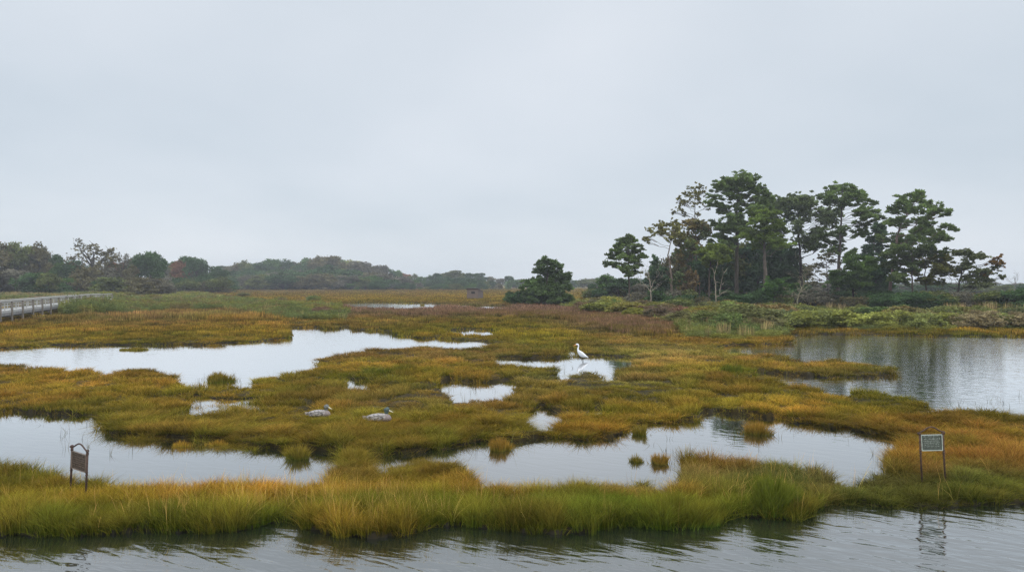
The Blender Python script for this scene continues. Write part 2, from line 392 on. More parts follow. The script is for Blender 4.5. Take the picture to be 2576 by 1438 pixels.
# ------------------------------------------------------------------ blades and tufts
def blades(n, r, h, w, lean, seg=3, hvar=.35, rnd=None, curl=1.0, face=None):
    """n tapering curved blades from a disc of radius r; returns V,Q,t,v"""
    g = rnd or rng
    a = g.random(n) * 2 * np.pi; rr = r * np.sqrt(g.random(n))
    bx, by = rr * np.cos(a), rr * np.sin(a)
    hh = h * (1 - hvar * g.random(n)); az = a + g.normal(0, .9, n)
    ln = lean * hh * np.abs(g.normal(.6, .5, n)) * curl
    ww = w * (.6 + .8 * g.random(n)); tw = g.random(n) * np.pi
    V = np.zeros((n, (seg + 1) * 2, 3)); T = np.zeros((n, (seg + 1) * 2))
    for s in range(seg + 1):
        t = s / seg
        k = t ** 1.9
        x = bx + np.cos(az) * ln * k; y = by + np.sin(az) * ln * k; z = hh * (t - .10 * lean * k)
        hw = ww * .5 * (1 - t ** 1.6 * .93)
        V[:, 2 * s] = np.stack([x - np.cos(tw) * hw, y - np.sin(tw) * hw, z], 1)
        V[:, 2 * s + 1] = np.stack([x + np.cos(tw) * hw, y + np.sin(tw) * hw, z], 1)
        T[:, 2 * s:2 * s + 2] = t
    b = (np.arange(n) * (seg + 1) * 2)[:, None]
    Q = np.concatenate([b + np.array([[2 * s, 2 * s + 1, 2 * s + 3, 2 * s + 2]]) for s in range(seg)], 0)
    v = np.repeat(g.random(n), (seg + 1) * 2)
    return V.reshape(-1, 3), Q, T.ravel(), v

def tuft_mesh(name, *a, mat=M_GRASS, **k):
    V, Q, T, v = blades(*a, **k)
    return mesh_np(name, V, Q, [mat], {'t': T, 'v': v})

def proto_collection(name, meshes):
    c = bpy.data.collections.new(name)
    for i, me in enumerate(meshes):
        c.objects.link(bpy.data.objects.new('%s_%02d' % (name, i), me))
    return c

def scatter(name, P, rot, scl, idx, colr, coll, label=None):
    me = mesh_np(name, P, [], (), {'rot': rot, 'scl': scl, 'idx': idx, 'col': np.c_[colr, np.ones(len(colr))]})
    o = link(name, me)
    ng = bpy.data.node_groups.new(name + '_scatter', 'GeometryNodeTree')
    ng.interface.new_socket('Geometry', in_out='INPUT', socket_type='NodeSocketGeometry')
    ng.interface.new_socket('Geometry', in_out='OUTPUT', socket_type='NodeSocketGeometry')
    gi = ng.nodes.new('NodeGroupInput'); go = ng.nodes.new('NodeGroupOutput')
    ci = ng.nodes.new('GeometryNodeCollectionInfo'); ci.inputs['Collection'].default_value = coll
    ci.inputs['Separate Children'].default_value = True; ci.inputs['Reset Children'].default_value = True
    ip = ng.nodes.new('GeometryNodeInstanceOnPoints'); ip.inputs['Pick Instance'].default_value = True
    def na(nm, ty):
        n = ng.nodes.new('GeometryNodeInputNamedAttribute'); n.data_type = ty; n.inputs['Name'].default_value = nm; return n.outputs['Attribute']
    L = ng.links.new
    L(gi.outputs[0], ip.inputs['Points']); L(ci.outputs[0], ip.inputs['Instance'])
    fi = ng.nodes.new('FunctionNodeFloatToInt'); L(na('idx', 'FLOAT'), fi.inputs[0]); L(fi.outputs[0], ip.inputs['Instance Index'])
    er = ng.nodes.new('FunctionNodeEulerToRotation'); L(na('rot', 'FLOAT_VECTOR'), er.inputs[0]); L(er.outputs[0], ip.inputs['Rotation'])
    L(na('scl', 'FLOAT_VECTOR'), ip.inputs['Scale']); L(ip.outputs[0], go.inputs[0])
    md = o.modifiers.new('scatter', 'NODES'); md.node_group = ng
    tag(o, label, None, kind='stuff')
    return o

# candidates: denser close by
def candidates(d0, d1, k, smin=0.0, x0=-620, x1=3330):
    """about one point per (k*d)^2 square metres"""
    out = []
    n = int((x1 - x0) / F * math.log(d1 / d0) / k ** 2)
    px = rng.uniform(x0, x1, n); d = np.exp(rng.uniform(math.log(d0), math.log(d1), n))
    return px, d

Z_PURPLE = [(700,779),(820,770),(1100,774),(1290,772),(1430,778),(1560,788),(1650,800),(1700,822),(1690,845),(1640,852),(1560,846),(1500,826),(1400,808),(1200,798),(1050,797),(860,792),(720,790)]
Z_SHL = [(165,795),(200,770),(260,750),(330,741),(430,735),(520,742),(560,752),(640,762),(760,772),(840,778),(870,792),(860,812),(780,806),(700,806),(640,795),(560,784),(420,786),(300,797),(220,800)]
Z_SHL2 = [(-600,790),(-600,735),(0,735),(200,734),(330,736),(300,745),(230,765),(120,770),(0,776)]
Z_SHR = [(1400,768),(1500,760),(1640,757),(1900,765),(2200,785),(3400,795),(3400,828),(2576,832),(2300,833),(1985,833),(1975,848),(1930,856),(1800,858),(1720,846),(1690,826),(1640,806),(1560,790),(1440,778)]
Z_TAN = [(90,812),(200,801),(300,797),(420,788),(560,786),(640,797),(700,806),(760,812),(640,812),(400,806),(200,812)]

def zone(poly, px, py, X, d, j=.06):
    jy = (fbm(X, d, 3.0, 9, 3) - .5) * (py - HY) * j * 2
    jx = (fbm(X, d, 3.0, 6, 3) - .5) * 40
    return inpoly(poly, px + jx, py + jy)

DUCKS = [ground(802, 1049.5, .15), ground(951.5, 1061, .15)]

def build_grass():
    near = [tuft_mesh('grass_tuft', 24, .10, 1.0, .0092, .20 + .09 * i, seg=4, hvar=.45) for i in range(4)]
    mid = [tuft_mesh('grass_tuft', 22, .20, 1.0, .018, .25 + .06 * i, seg=3, hvar=.4) for i in range(4)]
    far = [tuft_mesh('grass_tuft', 26, .62, 1.0, .062, .10, seg=2, hvar=.4) for i in range(3)]
    coll = proto_collection('grass_tuft', near + mid + far)
    P, Rt, S, I, C = [], [], [], [], []
    for (d0, d1, k, cls) in ((9.6, 19, .0042, 0), (19, 46, .0048, 1), (46, 420, .0056, 2)):
        px, d = candidates(d0, d1, k)
        py = HY + F * H / d; X = (px - HX) / F * d
        w = sample(MF, px, py - HY); keep = (w < .5)
        sp = inpoly(SPARSE, px, py) & (rng.random(len(px)) < .30)
        sp |= inpoly(SPARSE2, px, py) & (vnoise(X, d, .9, 4) > .62) & (rng.random(len(px)) < .5)
        # stray shoots standing in the water by the banks
        stray = (sample(MB1, px, py - HY) < .97) & (rng.random(len(px)) < .25)
        keep |= sp | stray | ((d < 12.2) & (w < .9) & (sample(MB1, px, py - HY) < .85))
        if cls: keep &= ~(zone(Z_SHR, px, py, X, d) | zone(Z_SHL, px, py, X, d)) | (rng.random(len(px)) < .3)
        px, d, py, X = px[keep], d[keep], py[keep], X[keep]
        wet = w[keep] > .5
        z = land_z(px, py - HY); z = np.where(wet, -.03, np.maximum(z, -.03))
        fgk = sstep(15.5, 12.5, d)
        h = .185 + .165 * fgk + .06 * sstep(11.2, 10.4, d)
        n1 = fbm(X, d, 1.1, 4, 2); n2 = np.abs(vnoise(X * 1.0, d * .7, 2.4, 10) - .5) * 2; n3 = vnoise(X, d, .45, 11)
        h = h * (.50 + .95 * n1) * (.45 + .55 * sstep(.02, .20, n2)) * (.85 + .3 * n3)
        h = h * (1 + .35 * sstep(130, 160, 0 * d)) 
        cd, ce, cr_ = cells(X, d * .85, np.where(d < 19, .55, np.where(d < 46, .95, 2.0))[0] if len(X) else 1, 6)
        h = h * (.34 + .86 * sstep(.0, .42, ce)) * (.80 + .40 * cr_)
        # right foreground turf is short
        h = np.where((px > 2080) & (py > 1200), h * .68, h)
        h = np.where((px > 1500) & (px < 1850) & (py > 1195) & (py < 1290), h * .75, h)
        h = np.where((py > 1180) & (px < 1500), h * 1.08, h)
        h = np.where(d > 46, h * 1.3, h)
        h *= np.where(wet, .8, 1)
        h = np.where((d < 13.6) & (d > 11.0), np.minimum(h, .25 + .10 * rng.random(len(h))), h)
        h = np.where(d <= 11.0, np.clip(h, .26, .40 + .08 * rng.random(len(h))), h)
        h = np.where((px > 850) & (px < 1235) & (py < 1252) & (d < 14), np.minimum(h, .13 + .08 * rng.random(len(h))), h)
        tan = zone(Z_TAN, px, py, X, d); h = np.where(tan, h * 2.2, h)
        pur = zone(Z_PURPLE, px, py, X, d, .03)
        h = np.where(pur, (.38 + .35 * n1) * (.45 + .55 * sstep(776, 800, py)), h)
        for q in DUCKS:
            dd = np.hypot((X - q.x) / 1.5, d - q.y); h = np.where(dd < .45, np.minimum(h, .10 + .1 * n3), h)
        c = veg_color(px, py, X, d)
        c = c * (.22 + .48 * fbm(X, d, .7, 6, 2) + .5 * fbm(X, d, 3.5, 3, 3))[:, None] * (.80 + .25 * cr_)[:, None]
        c = c * (1 + np.outer(cr_ * 7 % 1 - .5, [.22, -.06, .2])) * rng.uniform(.82, 1.2, len(px))[:, None]
        gap = (ce < .10) & (rng.random(len(px)) < .75) & (d < 46)
        c = c * (.86 + .34 * sstep(.05, .5, ce))[:, None]
        kk = ~gap; px, d, py, X, z, h, c = px[kk], d[kk], py[kk], X[kk], z[kk], h[kk], c[kk]
        n = len(px)
        xy = [1.0, 1.0, 1.0][cls] * (np.where(cls == 2, np.clip(d / 75, .6, 3.2), np.where(cls == 1, d / 30, d / 13)))
        P.append(np.stack([X, d, z - .02], 1)); Rt.append(np.stack([rng.normal(0, .06, n), rng.normal(0, .06, n), rng.random(n) * 6.283], 1))
        S.append(np.stack([xy, xy, h], 1))
        I.append(rng.integers(0, 4, n) + 4 * cls if cls < 2 else 8 + rng.integers(0, 3, n)); C.append(c)
        print('grass', cls, n)
    scatter('marsh_grass', np.concatenate(P), np.concatenate(Rt), np.concatenate(S), np.concatenate(I).astype(float), np.concatenate(C), coll,
            'olive, gold and russet salt marsh grass growing on the low banks and islands')
build_grass()

def build_stalks():
    """tall dry seed stalks in the foreground bank and along pond edges"""
    g = [tuft_mesh('dry_stalk', 4, .07, 1.0, .0070, .14 + .10 * i, seg=4, hvar=.35) for i in range(3)]
    coll = proto_collection('dry_stalk', g)
    px, d = candidates(10.0, 13.2, .0125)
    py = HY + F * H / d; X = (px - HX) / F * d
    w = sample(MF, px, py - HY)
    dens = np.exp(-((px - 560) / 230) ** 2) * .9 + np.exp(-((px - 1000) / 230) ** 2) * 1.0 + .10 + .35 * np.exp(-((px - 1900) / 200) ** 2)
    k = (w < .5) & (rng.random(len(px)) < dens * .6) & ~((px > 830) & (px < 1240) & (py < 1256))
    px, d, py, X = px[k], d[k], py[k], X[k]; n = len(px)
    P = np.stack([X, d, land_z(px, py - HY) - .02], 1)
    c = np.array([.46, .30, .085]) * rng.uniform(.6, 1.15, n)[:, None]
    h = .40 + .22 * rng.random(n)
    g_ = np.random.default_rng(77)
    # single shoots on mid edges and in the ponds
    px2, d2 = candidates(12.0, 36.0, .02)
    py2 = HY + F * H / d2; mb = sample(MB1, px2, py2 - HY)
    k2 = (mb > .02) & (mb < .98) & (rng.random(len(px2)) < .6)
    px2, d2, py2 = px2[k2], d2[k2], py2[k2]; n2 = len(px2)
    P2 = np.stack([(px2 - HX) / F * d2, d2, np.full(n2, -.03)], 1)
    c2_ = np.array([.20, .15, .05]) * rng.uniform(.6, 1.2, n2)[:, None]; h2 = .3 + .28 * rng.random(n2)
    ex = []
    for cx, cy, sx_, sy, q in ((1850, 1078, 18, 22, 26), (1905, 1085, 60, 12, 14), (505, 958, 8, 8, 8), (595, 955, 8, 8, 8), (440, 1052, 260, 14, 16), (100, 1052, 110, 12, 12), (250, 1120, 40, 22, 8), (1205, 1118, 14, 20, 8), (1700, 1150, 60, 16, 12), (2235, 1140, 14, 22, 22), (1440, 935, 50, 8, 16), (1180, 985, 60, 6, 14), (2430, 1016, 90, 8, 16), (560, 1030, 120, 14, 30), (940, 1150, 120, 10, 16)):
        for _ in range(q): ex.append((g_.normal(cx, sx_), max(cy + g_.normal(0, sy), 860)))
    ex = np.array(ex); d3 = F * H / (ex[:, 1] - HY); P3 = np.stack([(ex[:, 0] - HX) / F * d3, d3, np.full(len(ex), -.05)], 1)
    P2 = np.concatenate([P2, P3]); n2 = len(P2); c2_ = np.concatenate([c2_, np.array([.10, .075, .03]) * rng.uniform(.6, 1.3, len(ex))[:, None]]); h2 = np.concatenate([h2, .14 + .22 * rng.random(len(ex))])
    PP = np.concatenate([P, P2]); nn = n + n2; hh = np.concatenate([h, h2])
    scatter('dry_stalks', PP, np.stack([rng.normal(0, .08, nn), rng.normal(0, .08, nn), rng.random(nn) * 6.28], 1),
            np.stack([np.ones(nn), np.ones(nn), hh], 1), rng.integers(0, 3, nn).astype(float), np.concatenate([c, c2_]), coll,
            'tall straw coloured seed stalks standing among the foreground grass and along the pond edges')
build_stalks()

# ------------------------------------------------------------------ leafy things
def leaf_quads(P, size, g, up=.0, aspect=.6):
    """one small quad per point, random orientation"""
    n = len(P)
    a = g.normal(size=(n, 3)); a[:, 2] *= .6; a /= np.linalg.norm(a, axis=1)[:, None]
    b = np.cross(a, g.normal(size=(n, 3))); b /= np.linalg.norm(b, axis=1)[:, None]
    s = size * (.6 + .8 * g.random(n)); a = a * s[:, None]; b = b * (s * aspect)[:, None]
    V = np.stack([P - a, P + b * .9, P + a, P - b * .9], 1).reshape(-1, 3)
    Q = (np.arange(n) * 4)[:, None] + np.arange(4)[None]
    return V, Q
def needle_tufts(P, size, g, k=5):
    """star of k narrow blades at every point, pointing out and up"""
    n = len(P); Vs, Qs = [], []
    for j in range(k):
        a = g.normal(size=(n, 3)); a[:, 2] = np.abs(a[:, 2]) * .9 + .1; a /= np.linalg.norm(a, axis=1)[:, None]
        b = np.cross(a, g.normal(size=(n, 3))); b /= np.linalg.norm(b, axis=1)[:, None]
        s = size * (.7 + .6 * g.random(n)); w = s * .21
        V = np.stack([P - b * w[:, None] * .6, P + a * s[:, None] * .6 - b * w[:, None], P + a * s[:, None], P + a * s[:, None] * .6 + b * w[:, None]], 1)
        Vs.append(V)
    V = np.stack(Vs, 1).reshape(-1, 3)
    Q = (np.arange(n * k) * 4)[:, None] + np.arange(4)[None]
    return V, Q

def pad_points(c, r, n, g, shell=.6, under=.35):
    """points in an ellipsoid, more of them near its surface and upper side, broken up into sub clumps"""
    ns = max(4, n // 9)
    u = g.normal(size=(ns, 3)); u /= np.linalg.norm(u, axis=1)[:, None]
    u[:, 2] = np.where((u[:, 2] < 0) & (g.random(ns) > under), -u[:, 2], u[:, 2])
    rr = np.where(g.random(ns) < shell, .75 + .3 * g.random(ns), g.random(ns) ** .5 * .8)
    cc = u * rr[:, None]
    i = g.integers(0, ns, n)
    p = cc[i] + g.normal(0, .14, (n, 3))
    return np.asarray(c) + p * np.asarray(r), i

class Tubes:
    def __init__(s, seg=5): s.V = []; s.Q = []; s.n = 0; s.seg = seg
    def add(s, pts, rad):
        P = np.asarray(pts, float); n = len(P); k = s.seg
        t = np.gradient(P, axis=0); t /= np.linalg.norm(t, axis=1)[:, None] + 1e-9
        ref = np.where(np.abs(t[:, 2:3]) > .9, np.array([[1., 0, 0]]), np.array([[0, 0, 1.]]))
        a = np.cross(t, ref); a /= np.linalg.norm(a, axis=1)[:, None]; b = np.cross(a, t)
        an = np.arange(k) * 2 * np.pi / k; r = np.asarray(rad, float)[:, None, None]
        V = P[:, None] + r * (a[:, None] * np.cos(an)[None, :, None] + b[:, None] * np.sin(an)[None, :, None])
        i = np.arange(n * k).reshape(n, k) + s.n
        Q = np.stack([i[:-1], np.roll(i, -1, 1)[:-1], np.roll(i, -1, 1)[1:], i[1:]], -1).reshape(-1, 4)
        s.V.append(V.reshape(-1, 3)); s.Q.append(Q); s.n += n * k
    def mesh(s, name='trunk'): return mesh_np(name, np.concatenate(s.V), np.concatenate(s.Q), [M_BARK], smooth=True)

def curve(a, b, g, n=5, sag=.12, jit=.05):
    a, b = np.asarray(a, float), np.asarray(b, float); L = np.linalg.norm(b - a)
    t = np.linspace(0, 1, n)[:, None]
    p = a + (b - a) * t; p[:, 2] += -np.sin(t[:, 0] * np.pi) * sag * L
    p[1:-1] += g.normal(0, jit * L, (n - 2, 3)); return p

def hero_tree(name, label, d, trunk, pads, conv, color, kind='pine', bark=(.09, .07, .055), r0=.32, dens=1.0, lsize=.26, spread=1.0, cat='tree', group=None, tint=None, twigs=2, var=.3, seed=0, thin=1.0, extra=0):
    """trunk: outline points root..top; pads: (x, y, rx, ry[, tint]) foliage masses; each gets its own depth inside the crown"""
    g = np.random.default_rng(seed + 100)
    pads = list(pads)
    for _ in range(int(extra * len(pads))):
        a_ = pads[g.integers(len(pads))]; near_ = sorted(pads, key=lambda p: (p[0] - a_[0]) ** 2 + (p[1] - a_[1]) ** 2)[1:5]; b_ = near_[g.integers(len(near_))]; f_ = g.uniform(.3, .7)
        pads.append((a_[0] * f_ + b_[0] * (1 - f_) + g.normal(0, 6), a_[1] * f_ + b_[1] * (1 - f_) + g.normal(0, 6), a_[2] * .75, a_[3] * .85) + tuple(a_[4:]))
    P = [at(*conv(*q[:2]), d) for q in trunk]
    base = P[0].copy(); base.z = z1(base.x, d) - .05 if d < 400 else .2
    P = [np.array([p.x, p.y, p.z]) for p in P]; P[0][2] = base.z
    sc = abs(conv(1, 0)[0] - conv(0, 0)[0]) * d / F       # metres per outline unit
    root = empty(name, base); tag(root, label, cat, group)
    O = np.array(base)
    tb = Tubes(6)
    T = np.array(P) - O
    tl = np.linspace(0, 1, len(T)); tt = np.linspace(0, 1, 4 * len(T))
    TT = np.stack([np.interp(tt, tl, T[:, i]) for i in range(3)], 1); TT[:, 1] += np.sin(tt * 7 + seed) * .25 * sc * 6
    TT[1:, :] += g.normal(0, .04, (len(TT) - 1, 3))
    rad = r0 * .8 * (1 - .88 * tt); rad[0] *= 1.35
    tb.add(TT, rad)
    allp, allv, allc = [], [], []
    hw = max(abs(at(*conv(p[0], p[1]), d).x - base.x - np.interp(at(*conv(p[0], p[1]), d).z, T[:, 2] + O[2], T[:, 0])) + p[2] * sc for p in pads)
    for p in pads:
        c = at(*conv(p[0], p[1]), d); c = np.array(c) - O
        rx, rz = p[2] * sc * .98, max(p[3] * sc * (1.2 if kind == 'pine' else 1.15), .24)
        tx = np.interp(c[2], T[:, 2], T[:, 0])
        off = min(abs(c[0] - tx) / hw, 1); room = hw * math.sqrt(1 - off * off) * .75 * spread
        c[1] += g.uniform(-1, 1) * room
        ry = rx * g.uniform(.8, 1.2)
        area = (rx * ry * 2 + (rx + ry) * rz * 1.5)
        n = int(max(40, area * dens * (23 if kind == 'pine' else 24) * (.26 / lsize) ** 2 * thin))
        q, ci = pad_points(c, (rx, ry, rz), n, g, under=.3 if kind == 'pine' else .45)
        sat = []
        for _ in range(6):
            o_ = g.uniform(-1, 1, 3) * np.array([1.3 * rx, ry, 1.9 * rz]); q_, _i = pad_points(c + o_, (rx * .34, ry * .34, rz * .45), max(10, n // 10), g, under=.4); sat.append(q_)
        allp.append(q)
        base_v = 1 + var * g.uniform(-1, 1)
        ns = ci.max() + 1; sub = 1 + var * .8 * g.uniform(-1, 1, ns)
        tcol = np.array(p[4]) if len(p) > 4 else (np.array(tint[g.integers(len(tint))]) if tint else np.ones(3))
        allc.append(tcol[None] * (base_v * sub[ci] * g.uniform(.75, 1.3, n))[:, None])
        for q_ in sat: allp.append(q_); allc.append(tcol[None] * (base_v * g.uniform(.75, 1.3) * g.uniform(.8, 1.2, len(q_)))[:, None])
        # branch
        zt = np.clip(c[2] - g.uniform(.1, .35) * (abs(c[0] - tx) + abs(c[1])) - .3, T[0, 2] + .5, T[-1, 2])
        s0 = np.array([np.interp(zt, T[:, 2], T[:, 0]), np.interp(zt, TT[:, 2], TT[:, 1]), zt])
        L = np.linalg.norm(c - s0)
        rb = np.interp(zt, TT[:, 2], rad) * .28
        bp = curve(s0, c, g, 6, .04, .035); tb.add(bp, np.linspace(rb, .015, 6) + .008)
        if kind == 'pine' and L > 1.6:      # side sprays along the outer half of the limb
            for f_ in (3, 4):
                q2, c2i = pad_points(bp[f_] + np.array([0, 0, rz * .3]), (rx * .6, ry * .6, rz * .7), max(16, n // 3), g, under=.3)
                allp.append(q2); allc.append(tcol[None] * (base_v * g.uniform(.7, 1.2, len(q2)))[:, None])
        for _ in range(twigs):
            e = c + g.normal(0, .6, 3) * np.array([rx, ry, rz]); s1 = bp[g.integers(2, 5)]
            tb.add(curve(s1, e, g, 4, .0, .05), np.linspace(rb * .4 + .012, .014, 4))
    Pn = np.concatenate(allp); Cn = np.concatenate(allc)
    if kind == 'pine':
        V, Q = needle_tufts(Pn, lsize * 1.5, g, 5); rep = 20
    else:
        V, Q = leaf_quads(Pn, lsize, g); rep = 4
    col = np.clip(np.repeat(Cn, rep, 0), 0, 4)
    me = mesh_np('crown', V, Q, [M_LEAF], {'col': np.c_[col, np.ones(len(col))]})
    cr = link('crown', me, root); cr.color = (*color, 1)
    tr = link('trunk', tb.mesh(), root); tr.color = (*bark, 1)
    return root

# --- colours of foliage
C_PINE = (.140, .195, .058); C_PINEL = (.145, .200, .036); C_DARK = (.072, .120, .055); C_OAK = (.195, .185, .058); C_DULL = (.150, .190, .080)

hero_tree('pine_tree', 'slim layered pine standing alone at the left end of the tall grove', 108, [(258,1215),(255,1000),(248,800),(247,655)],
 [(248,668,26,20),(200,692,30,16),(300,690,30,18),(240,718,58,18),(170,738,34,12),(322,748,28,12),(235,768,66,16),(130,787,38,12),(350,792,38,12),(250,812,58,14),(95,837,45,11),(200,848,48,11),(370,838,38,13),(290,858,48,13),(90,907,48,11),(170,908,48,12),(250,932,68,15),(340,918,42,15),(190,957,38,11),(300,977,50,16),(240,990,38,10)],
 c3, C_PINE, r0=.22, seed=1)
hero_tree('spruce_tree', 'small dark conical spruce beside the slim layered pine', 118, [(530,1225),(515,1000),(490,850)],
 [(490,868,14,22),(492,905,30,16),(500,935,44,16),(495,965,54,18),(510,1000,64,20),(515,1040,76,22),(520,1085,84,26),(525,1130,86,28),(525,1170,84,26)],
 c3, C_DARK, r0=.15, seed=2, dens=1.6)
hero_tree('oak_tree', 'spreading thin oak with a bare forked trunk and olive brown crown', 106, [(628,1225),(632,1080),(620,900),(600,820),(625,720),(650,600)],
 [(450,598,36,20),(500,575,42,24),(560,552,46,24),(622,540,46,20),(680,528,38,18),(700,570,48,26),(640,592,48,24),(580,620,38,18),(520,632,46,16),(445,660,38,12),(412,685,22,7),(660,650,52,28),(720,650,50,34),(600,680,40,14),(560,600,40,16),(690,610,50,24)],
 c3, C_OAK, 'leaf', r0=.26, bark=(.17, .13, .10), seed=3, dens=1.3, twigs=5, lsize=.2)
hero_tree('tall_sparse_tree', 'tall thin tree with lacy yellow brown leaves on bare twigs above the oak', 122, [(850,1150),(850,700),(840,520),(838,420),(845,300)],
 [(850,232,32,15),(785,248,32,16),(905,268,26,18),(742,282,28,15),(830,285,52,22),(716,318,26,18),(775,335,38,18),(890,330,32,20),(700,418,26,16),(668,434,20,8),(745,458,20,8),(935,395,26,14),(850,300,40,18),(810,380,40,12),(905,440,26,10),(720,365,24,12)],
 c3, (.19, .175, .05), 'leaf', r0=.2, bark=(.12, .10, .085), seed=4, dens=1.0, twigs=9, lsize=.19)
hero_tree('russet_tree', 'broad russet brown tree between the oak and the tallest pine', 116, [(760,1200),(790,950),(840,760),(860,600)],
 [(760,540,60,26),(840,545,60,26),(920,560,60,28),(960,600,50,30),(800,590,60,28),(880,600,60,28),(740,650,50,34),(820,660,50,30),(920,650,60,32),(760,720,55,34),(840,740,50,30),(720,790,50,34),(800,800,55,30,(1.2,.95,.85)),(780,845,50,28,(1.4,.95,.85)),(740,880,46,26,(1.2,.95,.85)),(700,830,34,26),(850,690,40,20,(1.2,.95,.85)),(690,720,36,30)],
 c3, (.175, .160, .058), 'leaf', r0=.24, bark=(.10, .08, .065), seed=5, dens=1.8, extra=.7, twigs=3, tint=[(1,1,1),(1.15,.95,.85),(.75,1.0,.8)], lsize=.2)
hero_tree('pine_tree', 'tallest pine of the grove with a high wide tiered crown', 114, [(1205,1190),(1208,900),(1212,700),(1215,550),(1205,400),(1225,250),(1245,130)],
 [(1245,128,66,17),(1172,138,36,17),(1312,142,42,22),(1362,168,28,20),(1122,188,52,19),(1212,192,76,22),(1340,202,42,18),(1012,222,30,16),(1072,222,42,17),(1150,242,58,19),(1252,262,66,20),(1440,238,38,18),(1400,262,38,15),(1030,297,48,15),(1110,302,48,14),(1322,302,58,17),(1440,302,48,17),(1490,322,26,14),(1200,322,66,18),(980,367,40,13),(1040,387,48,14),(1120,372,48,15),(1400,352,56,17),(1470,357,38,16),(1262,382,76,18),(1100,432,56,14),(1200,432,56,14),(1332,422,66,16),(1422,412,46,17),(1150,482,66,15),(1282,472,66,17),(1060,547,56,18),(1140,542,66,20),(1232,562,76,24),(1330,542,48,22),(1055,600,70,24),(1150,600,70,24),(1050,660,70,24),(1130,690,70,24),(1290,600,50,22),(1250,640,60,22),(1080,720,60,20)],
 c3, C_PINE, r0=.42, bark=(.085, .07, .055), seed=6, var=.35, extra=.35)
hero_tree('pine_tree', 'bright yellow green pine in front of the tallest pine with a straight grey trunk', 106, [(1460,1175),(1465,1000),(1455,850),(1455,740),(1460,600),(1440,460)],
 [(1440,440,56,20),(1372,472,66,20),(1482,472,56,20),(1382,532,66,24),(1502,542,76,24),(1600,560,46,22),(1342,602,56,18),(1432,602,76,24),(1562,622,76,24),(1290,662,52,16),(1382,682,56,17),(1502,692,86,28),(1612,702,66,24),(1452,732,58,17),(1562,742,56,15),(1640,740,40,14),(1300,640,50,14),(1620,610,30,24)],
 c3, C_PINEL, r0=.42, bark=(.13, .105, .085), seed=7, dens=1.2, var=.35, extra=.3)
hero_tree('domed_tree', 'wide round topped dark grey green tree with many black rising limbs', 120, [(215,1100),(215,900),(205,740),(200,600),(190,420)],
 [(-40,345,50,30),(10,350,50,30),(60,340,56,32),(130,312,56,24),(200,302,56,20),(262,307,56,20),(322,332,56,24),(380,352,56,25),(440,392,54,32),(482,442,46,34),(-30,400,50,30),(40,402,56,32),(110,382,64,32),(180,372,64,32),(262,372,64,32),(332,402,64,32),(402,432,56,34),(452,502,54,34),(382,492,56,28),(20,442,50,24),(100,522,50,26),(140,592,44,24),(320,562,64,22),(402,572,56,22),(290,622,60,20),(372,642,56,24),(250,682,54,22),(332,702,56,22),(60,480,46,22),(240,480,50,18)],
 c4, C_DULL, 'leaf', r0=.42, bark=(.035, .03, .027), seed=8, dens=2.2, extra=.8, twigs=4, lsize=.2, var=.3)
hero_tree('pine_tree', 'second tallest pine with long bare limbs reaching right over the gap', 112, [(520,1100),(522,860),(532,700),(540,550),(545,420),(552,250),(555,190)],
 [(555,197,42,14),(482,228,32,15),(612,218,38,14),(645,242,32,15),(540,242,56,17),(602,267,46,15),(690,267,22,12),(482,272,32,17),(400,287,32,15),(432,317,46,15),(560,302,66,17),(650,302,42,15),(730,322,42,14),(745,347,32,13),(500,342,46,15),(602,352,56,15),(622,402,36,13),(682,422,42,16),(762,417,42,14),(822,417,32,16),(742,452,46,14),(800,467,38,12),(672,472,46,12),(700,562,32,18),(740,522,22,12),(680,592,22,10),(602,602,46,16),(580,572,36,14),(470,562,46,20),(600,657,36,11),(570,722,46,13),(640,742,18,7),(440,600,46,20),(420,680,50,20),(480,740,50,18)],
 c4, C_PINE, r0=.34, bark=(.09, .075, .065), seed=9, var=.35)
hero_tree('pine_tree', 'slender ragged dark pine in the gap left of the leaning pine', 118, [(800,1100),(800,900),(810,700),(818,520)],
 [(830,527,32,11),(790,552,32,11),(865,557,23,10),(830,587,38,13),(760,602,28,12),(890,612,28,12),(830,642,46,14),(765,642,28,11),(900,647,23,10),(810,692,56,16),(890,692,38,14),(720,712,32,10),(840,722,56,17),(740,752,42,17),(900,752,23,12),(780,792,56,20),(850,802,33,14),(862,842,18,12),(905,885,24,10)],
 c4, C_DARK, r0=.2, seed=10, dens=1.2)
hero_tree('pine_tree', 'leaning pine with a reddish bare trunk and tiered crown right of the gap', 100, [(942,1090),(950,1000),(985,770),(1005,600),(1030,520),(1070,450),(1130,350),(1140,290)],
 [(1110,277,42,12),(1170,282,38,14),(1050,302,28,15),(1130,312,56,15),(1210,312,33,17),(1250,347,32,14),(1080,352,46,17),(1010,367,42,17),(1160,372,56,17),(1240,387,38,15),(1010,402,38,12),(1090,402,56,17),(1160,432,56,15),(1240,452,38,13),(1300,432,23,11),(1280,462,38,13),(1210,482,46,11),(950,487,38,11),(1000,477,28,11),(970,512,46,8),(1060,532,38,11),(1230,542,66,15),(1300,552,56,16),(1200,577,56,12),(1340,592,56,13),(1410,607,33,10),(1060,592,56,18),(1000,602,28,18),(1130,602,66,16),(1100,642,84,15),(1000,652,46,15),(1370,642,38,10),(1210,650,50,9)],
 c4, C_PINE, r0=.30, bark=(.17, .115, .095), seed=11, var=.35)
